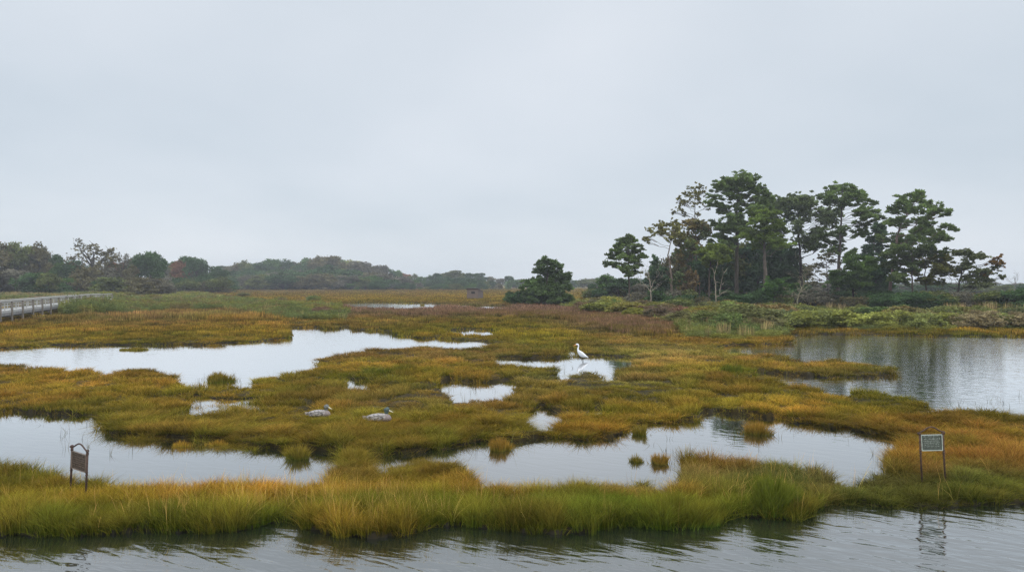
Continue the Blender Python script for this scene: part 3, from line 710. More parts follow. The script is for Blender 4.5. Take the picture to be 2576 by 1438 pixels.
hero_tree('pine_tree', 'low spreading pine under the leaning pine with a thin dark stem', 96, [(1125,1180),(1127,1000),(1130,820),(1120,720)],
 [(1010,702,56,18),(1090,702,56,16),(1180,702,56,18),(1240,712,38,14),(1000,742,56,15),(1100,752,76,15),(1220,752,76,17),(1300,752,46,13),(950,762,33,13),(1180,802,66,17),(1060,822,66,15),(1010,942,46,11),(1050,962,56,13),(1010,987,28,8),(1150,862,56,14),(990,860,40,12),(1080,890,50,12)],
 c4, (.100, .135, .042), r0=.17, seed=12)
hero_tree('pine_tree', 'small yellowish pine right of the low spreading pine', 98, [(1240,1170),(1238,1000),(1232,900),(1240,800)],
 [(1300,782,66,17),(1380,772,38,12),(1390,812,33,15),(1300,832,76,20),(1210,832,56,20),(1380,862,56,20),(1250,892,76,17),(1330,902,56,15),(1190,902,38,12),(1420,902,38,15),(1190,977,56,13),(1290,962,38,9)],
 c4, (.165, .165, .038), r0=.17, seed=13, dens=.9, twigs=4)
OR = (2.3, 1.15, .8)
hero_tree('flat_topped_tree', 'flat topped tree with orange tinged right edge, last of the grove', 94, [(1500,1220),(1510,1000),(1545,840),(1560,760)],
 [(1470,747,38,13),(1540,737,66,13),(1620,737,66,15),(1690,762,46,13),(1560,782,86,11),(1480,792,28,9),(1730,792,23,10,OR),(1650,822,46,11),(1710,822,46,11,OR),(1760,842,28,10,OR),(1470,852,46,14),(1570,862,56,10),(1740,862,38,9),(1480,902,56,14),(1620,892,56,10),(1680,902,66,10),(1780,907,46,12,(2.0,1.0,.8)),(1740,932,76,10),(1830,937,28,7),(1650,962,76,11),(1520,962,66,13),(1420,982,56,11),(1600,1002,76,14),(1690,1000,60,12)],
 c4, (.110, .125, .050), 'leaf', r0=.2, bark=(.06, .05, .045), seed=14, dens=1.8, twigs=4, lsize=.2)
hero_tree('dense_pine', 'dense low dark green pine under the second tallest pine', 100, [(645,1180),(645,1050),(640,900),(650,800)],
 [(620,802,66,24),(700,822,56,28),(560,832,46,24),(640,872,86,28),(560,922,56,24),(620,952,66,24),(560,970,50,20),(500,992,56,15),(640,1012,56,15),(700,900,60,30),(720,960,60,24)],
 c4, (.080, .130, .030), r0=.22, bark=(.04, .033, .03), seed=15, dens=1.5)
hero_tree('dense_conifer', 'broad rounded dark green conifer filling the gap left of the leaning trunk', 108, [(830,1150),(830,1000),(830,860)],
 [(780,872,76,40),(832,932,76,40),(782,982,90,36),(880,902,38,34),(902,962,38,32),(862,1022,56,28),(740,930,60,40),(760,1030,60,30)],
 c4, (.052, .100, .034), r0=.2, seed=16, dens=1.7)
hero_tree('pine_tree', 'short olive green pine with a flat drooping crown below the russet tree', 102, [(960,1190),(965,1000),(985,880),(1000,780)],
 [(930,772,56,20),(1000,762,66,17),(1080,792,52,17),(900,802,46,15),(1000,822,86,20),(1100,852,42,15),(940,852,56,20),(960,902,38,15),(1000,882,76,15),(1080,880,50,12)],
 c3, (.130, .165, .030), r0=.2, seed=17, dens=1.2)
hero_tree('juniper_tree', 'dark blue green juniper with a bare stem behind the white dead trunk', 104, [(880,1200),(882,1100),(878,980)],
 [(880,922,56,22),(840,952,46,22),(920,962,46,22),(872,992,56,18),(820,980,36,18)],
 c3, C_DARK, r0=.2, bark=(.09, .075, .065), seed=18, dens=1.6)
hero_tree('rusty_bush_tree', 'low rusty brown tree at the foot of the oak', 101, [(760,1230),(765,1120),(770,1010)],
 [(780,1000,50,34),(800,1080,40,44),(745,1050,46,36),(722,1120,46,36),(700,1000,40,30,(.6,1.1,.9)),(680,1080,40,40,(.6,1.1,.9)),(760,1160,60,30,(.7,1.1,.9)),(830,1010,30,36)],
 c3, (.185, .130, .060), 'leaf', r0=.12, seed=19, dens=1.9, lsize=.17)
hero_tree('green_bush_tree', 'rounded mid green bushy tree before the bright pine trunk', 99, [(1540,1240),(1545,1140),(1550,1080)],
 [(1470,1090,60,30),(1540,1070,66,30),(1610,1100,60,30),(1500,1140,70,32),(1600,1150,70,30),(1440,1150,44,26),(1670,1130,40,22)],
 c3, (.080, .155, .034), 'leaf', r0=.14, seed=20, dens=2.0, lsize=.17)
hero_tree('pine_tree', 'lone many tiered pine on the marsh edge right of the wooden hut', 110, [(1900,595),(1895,480),(1905,380),(1920,280),(1915,215)],
 [(1900,215,66,17),(1962,240,54,17),(1850,232,28,12),(1870,282,66,15),(1982,270,46,17),(1832,287,28,9),(1930,312,66,14),(2062,342,46,20),(1992,322,56,15),(1782,387,56,20),(1872,382,80,24),(1982,382,76,28),(2082,372,38,20),(1752,422,56,20),(1852,432,86,24),(1952,442,86,28),(2052,442,56,24),(1802,482,86,28),(1902,492,90,28),(2002,502,86,28),(1852,542,86,24),(1952,550,76,24),(1760,520,50,24),(2060,520,50,26)],
 c2, (.112, .165, .058), r0=.32, bark=(.10, .085, .07), seed=21, dens=1.5)
hero_tree('pine_tree', 'middle pine of the grove seen between the bright pine and the domed tree', 128, [(1740,1150),(1738,900),(1735,700)],
 [(1700,430,50,26),(1540,410,50,26),(1600,380,46,24),(1560,450,50,22),(1500,800,60,24),(1560,840,60,28),(1640,860,60,30),(1700,900,60,28),(1600,920,70,30),(1520,960,60,28),(1680,980,70,30),(1750,960,50,30),(1590,1020,70,28),(1340,900,60,26),(1300,830,60,20),(1360,980,60,28),(1280,960,50,24)],
 c3, C_DARK, r0=.3, bark=(.03, .026, .024), seed=22, dens=1.2)
hero_tree('dark_pine', 'dark pine behind the white dead trunk at the heart of the grove', 126, [(1180,1200),(1180,900),(1170,700)],
 [(1180,760,70,24),(1260,790,60,24),(1120,960,60,30),(1190,900,60,26),(1270,900,60,24),(1180,1000,70,30),(1260,1060,70,30),(1130,1060,60,30),(1300,1010,50,24),(1200,1100,80,34),(1080,1000,50,30),(1040,1100,50,34)],
 c3, (.05, .088, .042), r0=.3, seed=23, dens=1.3)
hero_tree('grey_tree', 'thin grey tangled tree below the second tallest pine', 110, [(440,1150),(430,950),(420,800)],
 [(420,760,50,20),(470,820,60,22),(380,840,50,20),(440,900,60,20),(360,930,50,18),(300,860,50,18),(280,930,50,24),(340,800,44,18),(240,880,40,18),(300,1000,60,20)],
 c4, (.15, .14, .085), 'leaf', r0=.2, bark=(.10, .085, .075), seed=24, dens=.75, twigs=9, lsize=.18)

# bare and dead trees
def bare_tree(name, label, d, lines, conv, color, r0, cat='dead tree', extra=0, seed=0):
    g = np.random.default_rng(seed); p0 = at(*conv(*lines[0][0]), d); base = Vector((p0.x, d, z1(p0.x, d) - .05))
    o = empty(name, base); tag(o, label, cat); tb = Tubes(6); lb = Tubes(5); O = np.array(base)
    for k, ln in enumerate(lines):
        P = np.array([at(*conv(*q), d) for q in ln]) - O
        if k == 0: P[0][2] = 0
        P[1:, 1] += np.cumsum(g.normal(0, .25, len(P) - 1))
        r = r0 * (1 if k == 0 else .5)
        t = np.linspace(0, 1, len(P)); tt = np.linspace(0, 1, 5 * len(P))
        Q = np.stack([np.interp(tt, t, P[:, i]) for i in range(3)], 1); Q[1:-1] += g.normal(0, .035, (len(Q) - 2, 3))
        (tb if k == 0 else lb).add(Q, r * (1 - .8 * tt))
        for _ in range(extra):
            i = g.integers(len(Q) // 3, len(Q)); e = Q[i] + np.array([g.normal(0, .8), g.normal(0, .8), abs(g.normal(.6, .5))])
            lb.add(curve(Q[i], e, g, 5, 0, .07), np.linspace(r * .25, .01, 5))
            for _ in range(2): lb.add(curve(e, e + g.normal(0, .35, 3) + np.array([0, 0, .25]), g, 3, 0, .05), np.linspace(.014, .008, 3))
    t_ = link('trunk', tb.mesh(), o); t_.color = (*color, 1)
    l_ = link('limb', lb.mesh('limb'), o); l_.color = (*color, 1)
bare_tree('dead_tree', 'bleached white dead trunk with broken limbs in front of the grove', 93,
 [[(1018,1300),(1025,1180),(1020,1080),(1012,1000),(1030,930),(1045,870)], [(1028,1195),(1080,1145),(1150,1100)], [(1075,1152),(1120,1142),(1175,1138)], [(1014,985),(1000,940),(972,930)], [(1060,1160),(1078,1060),(1095,980),(1090,925)], [(1075,1080),(1110,1050)], [(1097,975),(1138,932)], [(1016,1050),(1060,1065)]],
 c3, (.27, .23, .17), .085, extra=0, seed=31)
bare_tree('bare_sapling', 'small bare forked tree between the slim pine and the oak', 96, [[(450,1240),(452,1150),(448,1060),(430,950)], [(450,1150),(400,1080),(350,1035)], [(450,1110),(480,1040),(520,990)], [(445,1060),(410,1000),(390,960)], [(452,1140),(500,1090)]],
 c3, (.27, .23, .18), .10, cat='bare tree', extra=4, seed=32)
bare_tree('dead_tree', 'broken greenish dead tree with tangled twigs before the domed tree', 92, [[(175,1220),(185,1120),(215,1030),(205,950)], [(200,1080),(240,1000),(262,930),(262,850)], [(215,1040),(270,960),(330,900)], [(190,1100),(150,1060),(130,1110)], [(210,1060),(290,1000),(350,960)], [(240,1000),(225,930),(235,880)]],
 c4, (.22, .20, .13), .09, extra=4, seed=33)
bare_tree('bare_tree', 'leafless grey thicket tree near the right end of the grove', 100, [[(1500,1180),(1490,1080),(1480,1000)], [(1495,1120),(1440,1050)], [(1490,1080),(1530,1000)], [(1500,1140),(1580,1070),(1620,1020)], [(1498,1150),(1400,1100)]],
 c4, (.17, .15, .135), .09, cat='bare tree', extra=7, seed=34)
bare_tree('bare_tree', 'tiny bare tree on the skyline at the far right', 150, [[(1965,1060),(1965,1000),(1968,950)], [(1965,1010),(1930,970)], [(1965,1005),(2005,960)]],
 c4, (.20, .18, .17), .10, cat='bare tree', extra=6, seed=35)

# ------------------------------------------------------------------ generic trees and bushes (shared meshes)
def puff(seed, lobes=14, flat=.8, n=520, ls=.032, bush=False, sparse=1.0, kind='leaf'):
    g = np.random.default_rng(seed); tb = Tubes(5); P, C = [], []
    for k in range(lobes):
        a = k * 2.4 + g.uniform(-.4, .4)
        if bush: z = g.uniform(.18, .68); rr = .42 * g.random() ** .5 * (1.15 - z * .8); r = g.uniform(.17, .27)
        else:
            z = g.uniform(.34, .84); env = math.sin(min(1, (z - .2) / .65) * math.pi * .80 + .1); rr = .34 * env * g.uniform(.55, 1.1); r = g.uniform(.12, .2)
        c = np.array([rr * math.cos(a), rr * math.sin(a), z])
        q, ci = pad_points(c, (r, r, r * flat), int(n * sparse), g, under=.6); ok = q[:, 2] > .005; q, ci = q[ok], ci[ok]
        P.append(q); ns = ci.max() + 1
        C.append((1 + .28 * g.uniform(-1, 1)) * (1 + .25 * g.uniform(-1, 1, ns))[ci] * g.uniform(.75, 1.25, len(q)))
        s0 = np.array([0, 0, .05 if bush else max(.15, z - .28)])
        tb.add(curve(s0, c, g, 5, .0, .04), np.linspace(.010 if bush else .018, .004, 5))
        for _ in range(3): tb.add(curve(c, c + g.normal(0, r * .6, 3), g, 3, 0, .05), np.linspace(.004, .002, 3))
    if not bush: tb.add([(0, 0, -.03), (.01, 0, .3), (0, .01, .6), (0, 0, .75)], [.032, .024, .016, .006])
    Pn = np.concatenate(P); Cn = np.concatenate(C)
    if kind == 'pine': V, Q = needle_tufts(Pn, ls * 1.4, g, 4); rep = 16
    else: V, Q = leaf_quads(Pn, ls, g); rep = 4
    c = np.repeat(Cn, rep)
    return mesh_np('crown', V, Q, [M_LEAF], {'col': np.stack([c, c, c, np.ones_like(c)], 1)}), tb.mesh()
TREES = [puff(200 + i, lobes=15 + i % 3, n=430, ls=.026) for i in range(6)]
PINES = [puff(230 + i, lobes=16, flat=.5, n=210, ls=.036, kind='pine') for i in range(3)]
LACE = [puff(240 + i, lobes=18, n=90, ls=.022) for i in range(2)]
BUSHES = [puff(220 + i, lobes=13, n=430, ls=.030, bush=True) for i in range(5)]
TWIGGY = [puff(250 + i, lobes=16, n=130, ls=.026, bush=True) for i in range(3)]

def place(kind, name, label, cat, x, d, h, w, color, group=None, bark=(.07, .06, .05), z=None, i=None, tints=None):
    lib = dict(tree=TREES, pine=PINES, lace=LACE, bush=BUSHES, twig=TWIGGY)[kind]
    cm, tm = lib[(random.randrange(len(lib)) if i is None else i)]
    zz = (z1(x, d) if z is None else z)
    o = empty(name, (x, d, zz), random.random() * 6.28); tag(o, label, cat, group)
    # crowns of the shared meshes are 0.98 high and about 0.9 wide
    s = (w / .86, w / .86, h / .95)
    cr = link('crown' if kind not in ('bush', 'twig') else 'foliage', cm, o); cr.color = (*color, 1); cr.scale = s
    tr = link('trunk' if kind not in ('bush', 'twig') else 'stem', tm, o); tr.color = (*bark, 1); tr.scale = s
    return o

def nth(n):
    return '%d%s' % (n, 'th' if 10 <= n % 100 <= 20 else {1: 'st', 2: 'nd', 3: 'rd'}.get(n % 10, 'th'))
def by_pixel(kind, name, label, cat, px, top, base, w, color, **k):
    """px, top row and base row of the photo -> position and size on the ground"""
    d = F * H / (base - HY); hgt = H - (top - HY) / F * d - .05
    return place(kind, name, label, cat, (px - HX) / F * d, d, max(hgt, .3), w / F * d, color, **k)

G_DK, G_MID, G_OLV, BRN, RUST, GRY = (.062, .108, .040), (.085, .150, .035), (.130, .148, .045), (.135, .118, .055), (.21, .100, .05), (.150, .138, .098)
CN = {G_DK: 'dark green', G_MID: 'fresh green', G_OLV: 'olive green', BRN: 'dull brown', RUST: 'rust red', GRY: 'grey brown'}
# left woods behind the boardwalk: (px, top, width, colour, kind)
LW = [(-70,618,90,G_DK,'tree'),(-10,612,90,BRN,'tree'),(45,606,85,G_OLV,'tree'),(98,612,75,BRN,'tree'),(128,640,60,G_DK,'tree'),
 (155,660,50,G_MID,'tree'),(235,603,118,BRN,'lace'),(188,655,60,G_DK,'tree'),(312,630,34,GRY,'lace'),(300,655,60,RUST,'tree'),(345,640,60,G_DK,'tree'),(385,634,60,G_DK,'tree'),
 (272,672,60,GRY,'tree'),(330,668,50,BRN,'tree')]
for n, (px, top, w, c, kd) in enumerate(sorted(LW)):
    by_pixel(kd, 'broadleaf_tree', '%s tree, %s from the left in the tall woods behind the boardwalk' % (CN[c], nth(n + 1)), 'tree', px, top, random.uniform(741, 744), w * 1.12, c, group='trees of the left woods')
LW2 = [(-60,668,80,BRN),(0,672,75,BRN),(40,678,70,GRY),(85,672,65,G_DK),(122,688,55,G_OLV),(160,690,46,G_MID),(195,690,50,G_DK),(235,690,70,GRY),(215,660,60,BRN),(285,688,70,G_OLV),(325,695,60,BRN),(265,700,60,G_DK),(372,690,60,BRN),(30,700,70,G_OLV),(110,705,60,G_DK),(150,712,50,G_DK),(405,690,50,GRY),(350,705,50,G_DK)]
for n, (px, top, w, c) in enumerate(sorted(LW2)):
    by_pixel('bush' if n % 3 else 'tree', 'understory_tree', '%s low tree, %s from the left under the left woods' % (CN[c], nth(n + 1)), 'tree', px, top, random.uniform(745, 749), w * 1.25, c, group='low trees under the left woods')
ML = [(430,655,50,G_DK),(462,656,66,RUST),(495,650,50,G_DK),(438,662,44,G_OLV),(527,660,50,G_DK),(555,672,40,G_DK),(400,665,50,GRY),(478,645,60,G_DK)]
for n, (px, top, w, c) in enumerate(sorted(ML)):
    by_pixel('tree', 'broadleaf_tree', '%s tree, %s from the left in the middle group with the red crown' % (CN[c], nth(n + 1)), 'tree', px, top, random.uniform(734, 736), w * 1.15, c, group='trees of the middle group')
ML2 = [(420,690,50,GRY),(452,692,50,G_DK),(490,690,50,BRN),(520,690,56,G_DK),(548,692,50,G_OLV),(572,700,34,G_DK),(385,695,50,G_DK),(470,700,50,G_OLV),(535,703,60,BRN)]
for n, (px, top, w, c) in enumerate(sorted(ML2)):
    by_pixel('bush', 'understory_tree', '%s low tree, %s from the left before the middle group' % (CN[c], nth(n + 1)), 'tree', px, top, random.uniform(737, 739), w * 1.2, c, group='low trees before the middle group')
# far treeline
TL = [(540,690),(560,672),(600,660),(640,658),(700,654),(760,660),(785,648),(840,649),(870,656),(900,660),(960,668),(1000,678),(1030,684),(1060,697),(1085,690),(1120,680),(1180,682),(1215,692),(1260,698),(1320,700),(1400,706),(1480,700),(1560,696),(1700,700),(1900,706),(2700,708)]
tlx, tly = zip(*TL)
FARC = [G_DK, G_DK, G_OLV, BRN, GRY, G_DK, G_MID]
def far_row(x0, x1, step, base, drop, word, jit=4, wf=1.5, kind=None):
    x = x0; n = 0
    while x < x1:
        n += 1
        top = np.interp(x, tlx, tly) + drop + random.uniform(-jit, jit)
        c = random.choice(FARC); hp = base - top
        if 1010 < x < 1035 and drop == 0: c = (.30, .14, .07); nm = 'orange brown'
        else: nm = CN[c]
        if 860 < x < 890 and drop == 0: c = (.24, .24, .07); nm = 'yellow green'
        if 1085 < x < 1210 and c in (BRN, GRY): c = G_DK; nm = CN[c]
        kd = 'pine' if (1080 < x < 1220 or random.random() < .15) else 'tree'
        if kind: kd = kind
        by_pixel(kd, 'distant_tree', '%s tree, %s from the left in the %s' % (nm, nth(n), word), 'tree', x, top, base + random.uniform(-.7, .7), hp * wf * random.uniform(.55, .8), c, group='trees of the ' + word)
        x += step * random.uniform(.8, 1.2)
far_row(548, 1290, 21, 726.5, 0, 'skyline row of the far treeline')
far_row(560, 1285, 20, 729, 15, 'middle row of the far treeline', kind='bush', wf=2.0)
far_row(565, 1290, 19, 730.5, 30, 'front row of the far treeline', wf=2.3, kind='bush')
far_row(1290, 1560, 17, 726.5, 0, 'hazy treeline behind the lone pine', 3, wf=2.6, kind='bush')
far_row(1560, 2620, 38, 727, 2, 'hazy treeline behind the grove', 3, wf=3.6, kind='bush')
x_ = 1585; n_ = 0
while x_ < 2650:
    n_ += 1; c_ = random.choice([G_DK, GRY, G_OLV, G_DK])
    by_pixel('bush', 'distant_shrub', '%s bushy clump, %s from the left in the hazy strip behind the grove' % (CN[c_], nth(n_)), 'shrub', x_, random.uniform(708, 714) + (3 if x_ > 2500 else 0), random.uniform(739, 742), random.uniform(75, 100), c_, group='bushy clumps in the hazy strip behind the grove')
    x_ += random.uniform(38, 52)
# trees between the lone pine and the grove
for n, (px, top, w, c, kd) in enumerate([(1500,708,40,G_DK,'tree'),(1527,690,46,G_MID,'tree'),(1555,694,50,G_DK,'pine'),(1570,716,50,G_OLV,'tree'),(1485,722,34,G_OLV,'bush'),(1510,724,40,G_DK,'bush'),(1540,722,50,G_OLV,'bush'),(1592,700,40,G_DK,'tree'),(1610,712,40,GRY,'tree')]):
    by_pixel(kd, 'background_tree', '%s small tree, %s from the left between the lone pine and the grove' % (CN[c], nth(n + 1)), 'tree', px, top, 754 + n % 3, w * 1.2, c, group='trees between the lone pine and the grove')
for n, (px, top, w, c) in enumerate([(1295,727,46,G_DK),(1318,724,40,G_DK),(1340,738,44,G_OLV),(1365,740,50,G_DK),(1425,742,30,G_MID),(1405,738,40,G_DK)]):
    by_pixel('bush', 'shrub', '%s shrub, %s from the left around the foot of the lone pine' % (CN[c], nth(n + 1)), 'shrub', px, top, 769 + n % 2, w * 1.25, c, group='shrubs around the lone pine')
# mass of smaller trees filling the grove behind the tall ones
FL = [(1662,668,80,G_OLV,'tree'),(1700,640,90,BRN,'tree'),(1738,655,90,G_DK,'tree'),(1775,620,110,G_DK,'tree'),(1815,640,110,G_DK,'tree'),(1760,680,90,BRN,'tree'),(1850,600,110,G_OLV,'tree'),(1870,660,100,G_DK,'tree'),(1905,590,110,G_DK,'tree'),(1935,640,100,G_DK,'tree'),(1965,610,110,G_DK,'tree'),(1990,665,100,G_DK,'tree'),(1690,690,70,G_DK,'tree'),(1720,700,70,BRN,'tree'),(1830,700,80,G_MID,'tree'),(2120,690,80,G_DK,'tree'),(2170,680,80,G_MID,'tree'),(2205,690,70,G_DK,'tree')]
for n, (px, top, w, c, kd) in enumerate(sorted(FL)):
    by_pixel(kd, 'grove_tree', '%s rounded tree, %s from the left in the shaded mass inside the pine grove' % (CN[c], nth(n + 1)), 'tree', px, top, random.uniform(761, 765), w, c, group='rounded trees inside the pine grove')
# understory of the grove
U = [(1600,728,52,GRY,'twig'),(1625,735,50,GRY,'twig'),(1655,722,50,G_DK,'bush'),(1690,715,56,GRY,'twig'),(1712,736,46,G_DK,'bush'),(1745,725,50,G_DK,'bush'),(1770,742,44,BRN,'twig'),(1800,735,50,G_DK,'bush'),(1832,722,60,G_DK,'bush'),(1860,738,60,G_DK,'bush'),(1895,730,60,G_DK,'bush'),(1925,722,60,G_DK,'bush'),(1880,745,60,BRN,'twig'),(1960,735,60,G_DK,'bush'),(1990,725,70,BRN,'twig'),(2010,715,60,G_DK,'bush'),(2045,715,90,GRY,'twig'),(2075,735,60,BRN,'twig'),(2110,728,70,G_DK,'bush'),(2150,735,80,BRN,'twig'),(2190,728,60,G_DK,'bush'),(2222,722,56,G_DK,'bush'),(2255,738,50,G_OLV,'bush')]
for n, (px, top, w, c, kd) in enumerate(U):
    by_pixel(kd, 'understory_shrub', '%s shrub, %s from the left in the undergrowth of the pine grove' % (CN[c], nth(n + 1)), 'shrub', px, top, random.uniform(773, 779), w * 1.3, c, group='undergrowth of the pine grove')
U2 = [(2230,735,70,G_DK),(2262,740,50,G_OLV),(2290,726,70,G_DK),(2330,722,80,G_OLV),(2350,738,70,G_DK),(2395,720,70,GRY),(2375,735,60,G_OLV),(2430,728,70,GRY),(2468,730,70,G_DK),(2500,722,70,G_OLV),(2540,718,80,G_DK),(2585,716,80,G_DK),(2520,735,70,G_DK),(2640,716,90,G_OLV),(2450,745,60,GRY),(2565,738,70,G_DK)]
for n, (px, top, w, c) in enumerate(sorted(U2)):
    by_pixel('twig' if c == GRY else 'bush', 'large_shrub', '%s large shrub, %s from the left behind the right shore' % (CN[c], nth(n + 1)), 'shrub', px, top, random.uniform(783, 790), w * 1.25, c, group='large shrubs behind the right shore')
YG, RS, OL = (.29, .30, .075), (.31, .25, .13), (.24, .26, .08); CN.update({YG: 'yellow green', RS: 'russet straw', OL: 'olive'})
SB = [(1985,790,62,OL),(2030,783,60,YG),(2075,777,72,OL),(2130,778,72,YG),(2180,790,44,OL),(2204,786,48,YG),(2258,781,56,YG),(2300,792,44,OL),(2338,784,74,OL),(2385,790,54,YG),(2425,788,56,RS),(2470,780,60,RS),(2516,790,54,OL),(2565,786,66,RS),(2620,786,70,OL)]
for n, (px, top, w, c) in enumerate(SB):
    by_pixel('bush' if n % 2 else 'twig', 'shore_bush', '%s rounded bush, %s from the left along the right lagoon shore' % (CN[c], nth(n + 1)), 'bush', px, top - 8, random.uniform(829, 832), w * 1.35, c, group='bushes along the right lagoon shore')

def belt(xs0, n, name, word, rows, pal, wr, hr, grp):
    L = []
    for _ in range(n):
        px = random.uniform(*xs0); base = rows(px) ; L.append((px, base))
    for k, (px, base) in enumerate(sorted(L)):
        c, nm = random.choice(pal); c = tuple(q * random.uniform(.8, 1.2) for q in c)
        d = F * H / (base - HY); hh = random.uniform(*hr)
        place(random.choice(('bush', 'bush', 'twig')), name, '%s low bush, %s from the left %s' % (nm, nth(k + 1), word), 'bush', (px - HX) / F * d, d, hh, hh * random.uniform(1.3, 2.2), c, group=grp)
PB = [((.215, .205, .060), 'yellow green'), ((.175, .180, .055), 'olive green'), ((.165, .155, .070), 'grey green'), ((.20, .145, .075), 'brownish'), ((.235, .215, .055), 'bright yellow green')]
belt((1440, 1975), 64, 'marsh_bush', 'in front of the grove', lambda x: random.uniform(772, min(848, 785 + (x - 1440) * .15)), PB, 0, (.8, 1.9), 'bushes in the scrub before the grove')
belt((1985, 2620), 34, 'marsh_bush', 'behind the right shore bushes', lambda x: random.uniform(806, 826), PB, 0, (1.0, 1.8), 'bushes in the scrub behind the right shore')
belt((175, 850), 44, 'marsh_bush', 'in the scrub beyond the boardwalk', lambda x: np.interp(x, [175, 330, 600, 850], [789, 786, 780, 800]) - random.uniform(0, 34), PB, 0, (.7, 1.5), 'bushes in the scrub beyond the boardwalk')
belt((-60, 330), 22, 'marsh_bush', 'in the brush behind the boardwalk', lambda x: random.uniform(745, 768), PB, 0, (.9, 1.8), 'bushes behind the boardwalk')

# ------------------------------------------------------------------ low scrub (uncountable)
def build_scrub():
    ms = []
    for i in range(4):
        g = np.random.default_rng(300 + i)
        # upright leafy shoots
        P = []; C = []
        for k in range(16):
            a = g.random() * 6.28; r = .5 * g.random() ** .5; hh = g.uniform(.55, 1.0)
            bx, by = r * math.cos(a), r * math.sin(a); n = 34
            t = g.random(n) ** .7
            P.append(np.stack([bx * (1 + .3 * t) + g.normal(0, .07, n), by * (1 + .3 * t) + g.normal(0, .07, n), hh * t], 1)); C.append(np.full(n, g.uniform(.75, 1.25)) * g.uniform(.8, 1.2, n))
        P = np.concatenate(P); C = np.concatenate(C); V, Q = leaf_quads(P, .062, g, aspect=.5); c = np.repeat(C, 4)
        ms.append(mesh_np('scrub_clump', V, Q, [M_LEAFI], {'tint': np.stack([c, c, c, np.ones_like(c)], 1)}))
    coll = proto_collection('scrub_clump', ms)
    P, S, C = [], [], []
    for poly, k, h0, pal in ((Z_SHL, .0105, .85, ('sg', 'yg', 'br')), (Z_SHL2, .011, 1.2, ('sg', 'tn', 'gr')), (Z_SHR, .0105, .70, ('yg', 'sg', 'yg'))):
        px, d = candidates(42, 300, k)
        py = HY + F * H / d; X = (px - HX) / F * d
        kp = zone(poly, px, py, X, d) & (sample(MF, px, py - HY) < .5)
        px, d, py, X = px[kp], d[kp], py[kp], X[kp]; n = len(px)
        m = fbm(X, d, 6.0, 3, 3)[:, None]; m2 = fbm(X, d, 3.0, 5, 2)[:, None]
        cols = dict(sg=(.14, .165, .055), yg=(.21, .205, .045), br=(.20, .135, .06), tn=(.28, .21, .09), gr=(.10, .12, .05))
        a, b, c_ = [np.array(cols[q]) for q in pal]
        c = a * (1 - sstep(.4, .6, m)) + b * sstep(.4, .6, m); c = c * (1 - .7 * sstep(.52, .66, m2)) + c_ * .7 * sstep(.52, .66, m2)
        h = h0 * (.6 + .8 * fbm(X, d, 2.5, 7, 2)) * rng.uniform(.75, 1.25, n)
        if poly is Z_SHR: h = np.where(px > 1975, h * .55, h) * (.55 + .45 * sstep(858, 825, py))
        if poly is Z_SHL: h = h * (.6 + .4 * sstep(812, 790, py)) * (1 + .75 * sstep(340, 250, px))
        s = np.clip(d / 75, .75, 2.5) * 1.0
        P.append(np.stack([X, d, land_z(px, py - HY) - .03], 1)); S.append(np.stack([s, s, h], 1)); C.append(c * rng.uniform(.8, 1.2, n)[:, None])
    P, S, C = map(np.concatenate, (P, S, C)); n = len(P); print('scrub', n)
    scatter('marsh_scrub', P, np.stack([rng.normal(0, .08, n), rng.normal(0, .08, n), rng.random(n) * 6.28], 1), S, rng.integers(0, 4, n).astype(float), C, coll,
            'low yellow green and grey green scrub covering the ground before the woods')
    # pale reeds and russet herbs mixed in
    g = [tuft_mesh('reed_tuft', 30, .45, 1.0, .05, .10, seg=3, hvar=.5) for i in range(3)]
    coll = proto_collection('reed_tuft', g)
    P, S, C = [], [], []
    for poly, k, h0, col, pr in ((Z_SHR, .015, 1.0, (.36, .27, .13), .30), (Z_SHL, .015, 1.0, (.30, .24, .10), .25), (Z_SHL2, .014, 1.3, (.30, .23, .09), .5), (Z_PURPLE, .008, .62, (.20, .12, .075), .9)):
        px, d = candidates(42, 300, k); py = HY + F * H / d; X = (px - HX) / F * d
        kp = zone(poly, px, py, X, d) & (sample(MF, px, py - HY) < .5) & (rng.random(len(px)) < pr) & ((fbm(X, d, 4, 2, 2) > .5) | (poly is Z_PURPLE) | ((px > 2380) & (py < 820)))
        px, d, py, X = px[kp], d[kp], py[kp], X[kp]; n = len(px)
        s = np.clip(d / 75, .6, 2.5)
        P.append(np.stack([X, d, land_z(px, py - HY) - .03], 1)); S.append(np.stack([s, s, h0 * rng.uniform(.6, 1.15, n) * np.where((px > 2380) & (py < 830), 1.5, 1.0)], 1)); C.append(np.array(col) * rng.uniform(.7, 1.3, n)[:, None])
    P, S, C = map(np.concatenate, (P, S, C)); n = len(P)
    scatter('reeds', P, np.stack([rng.normal(0, .05, n), rng.normal(0, .05, n), rng.random(n) * 6.28], 1), S, rng.integers(0, 3, n).astype(float), C, coll,
            'straw and purplish brown upright stems of reeds and saltwort mixed through the scrub')
build_scrub()

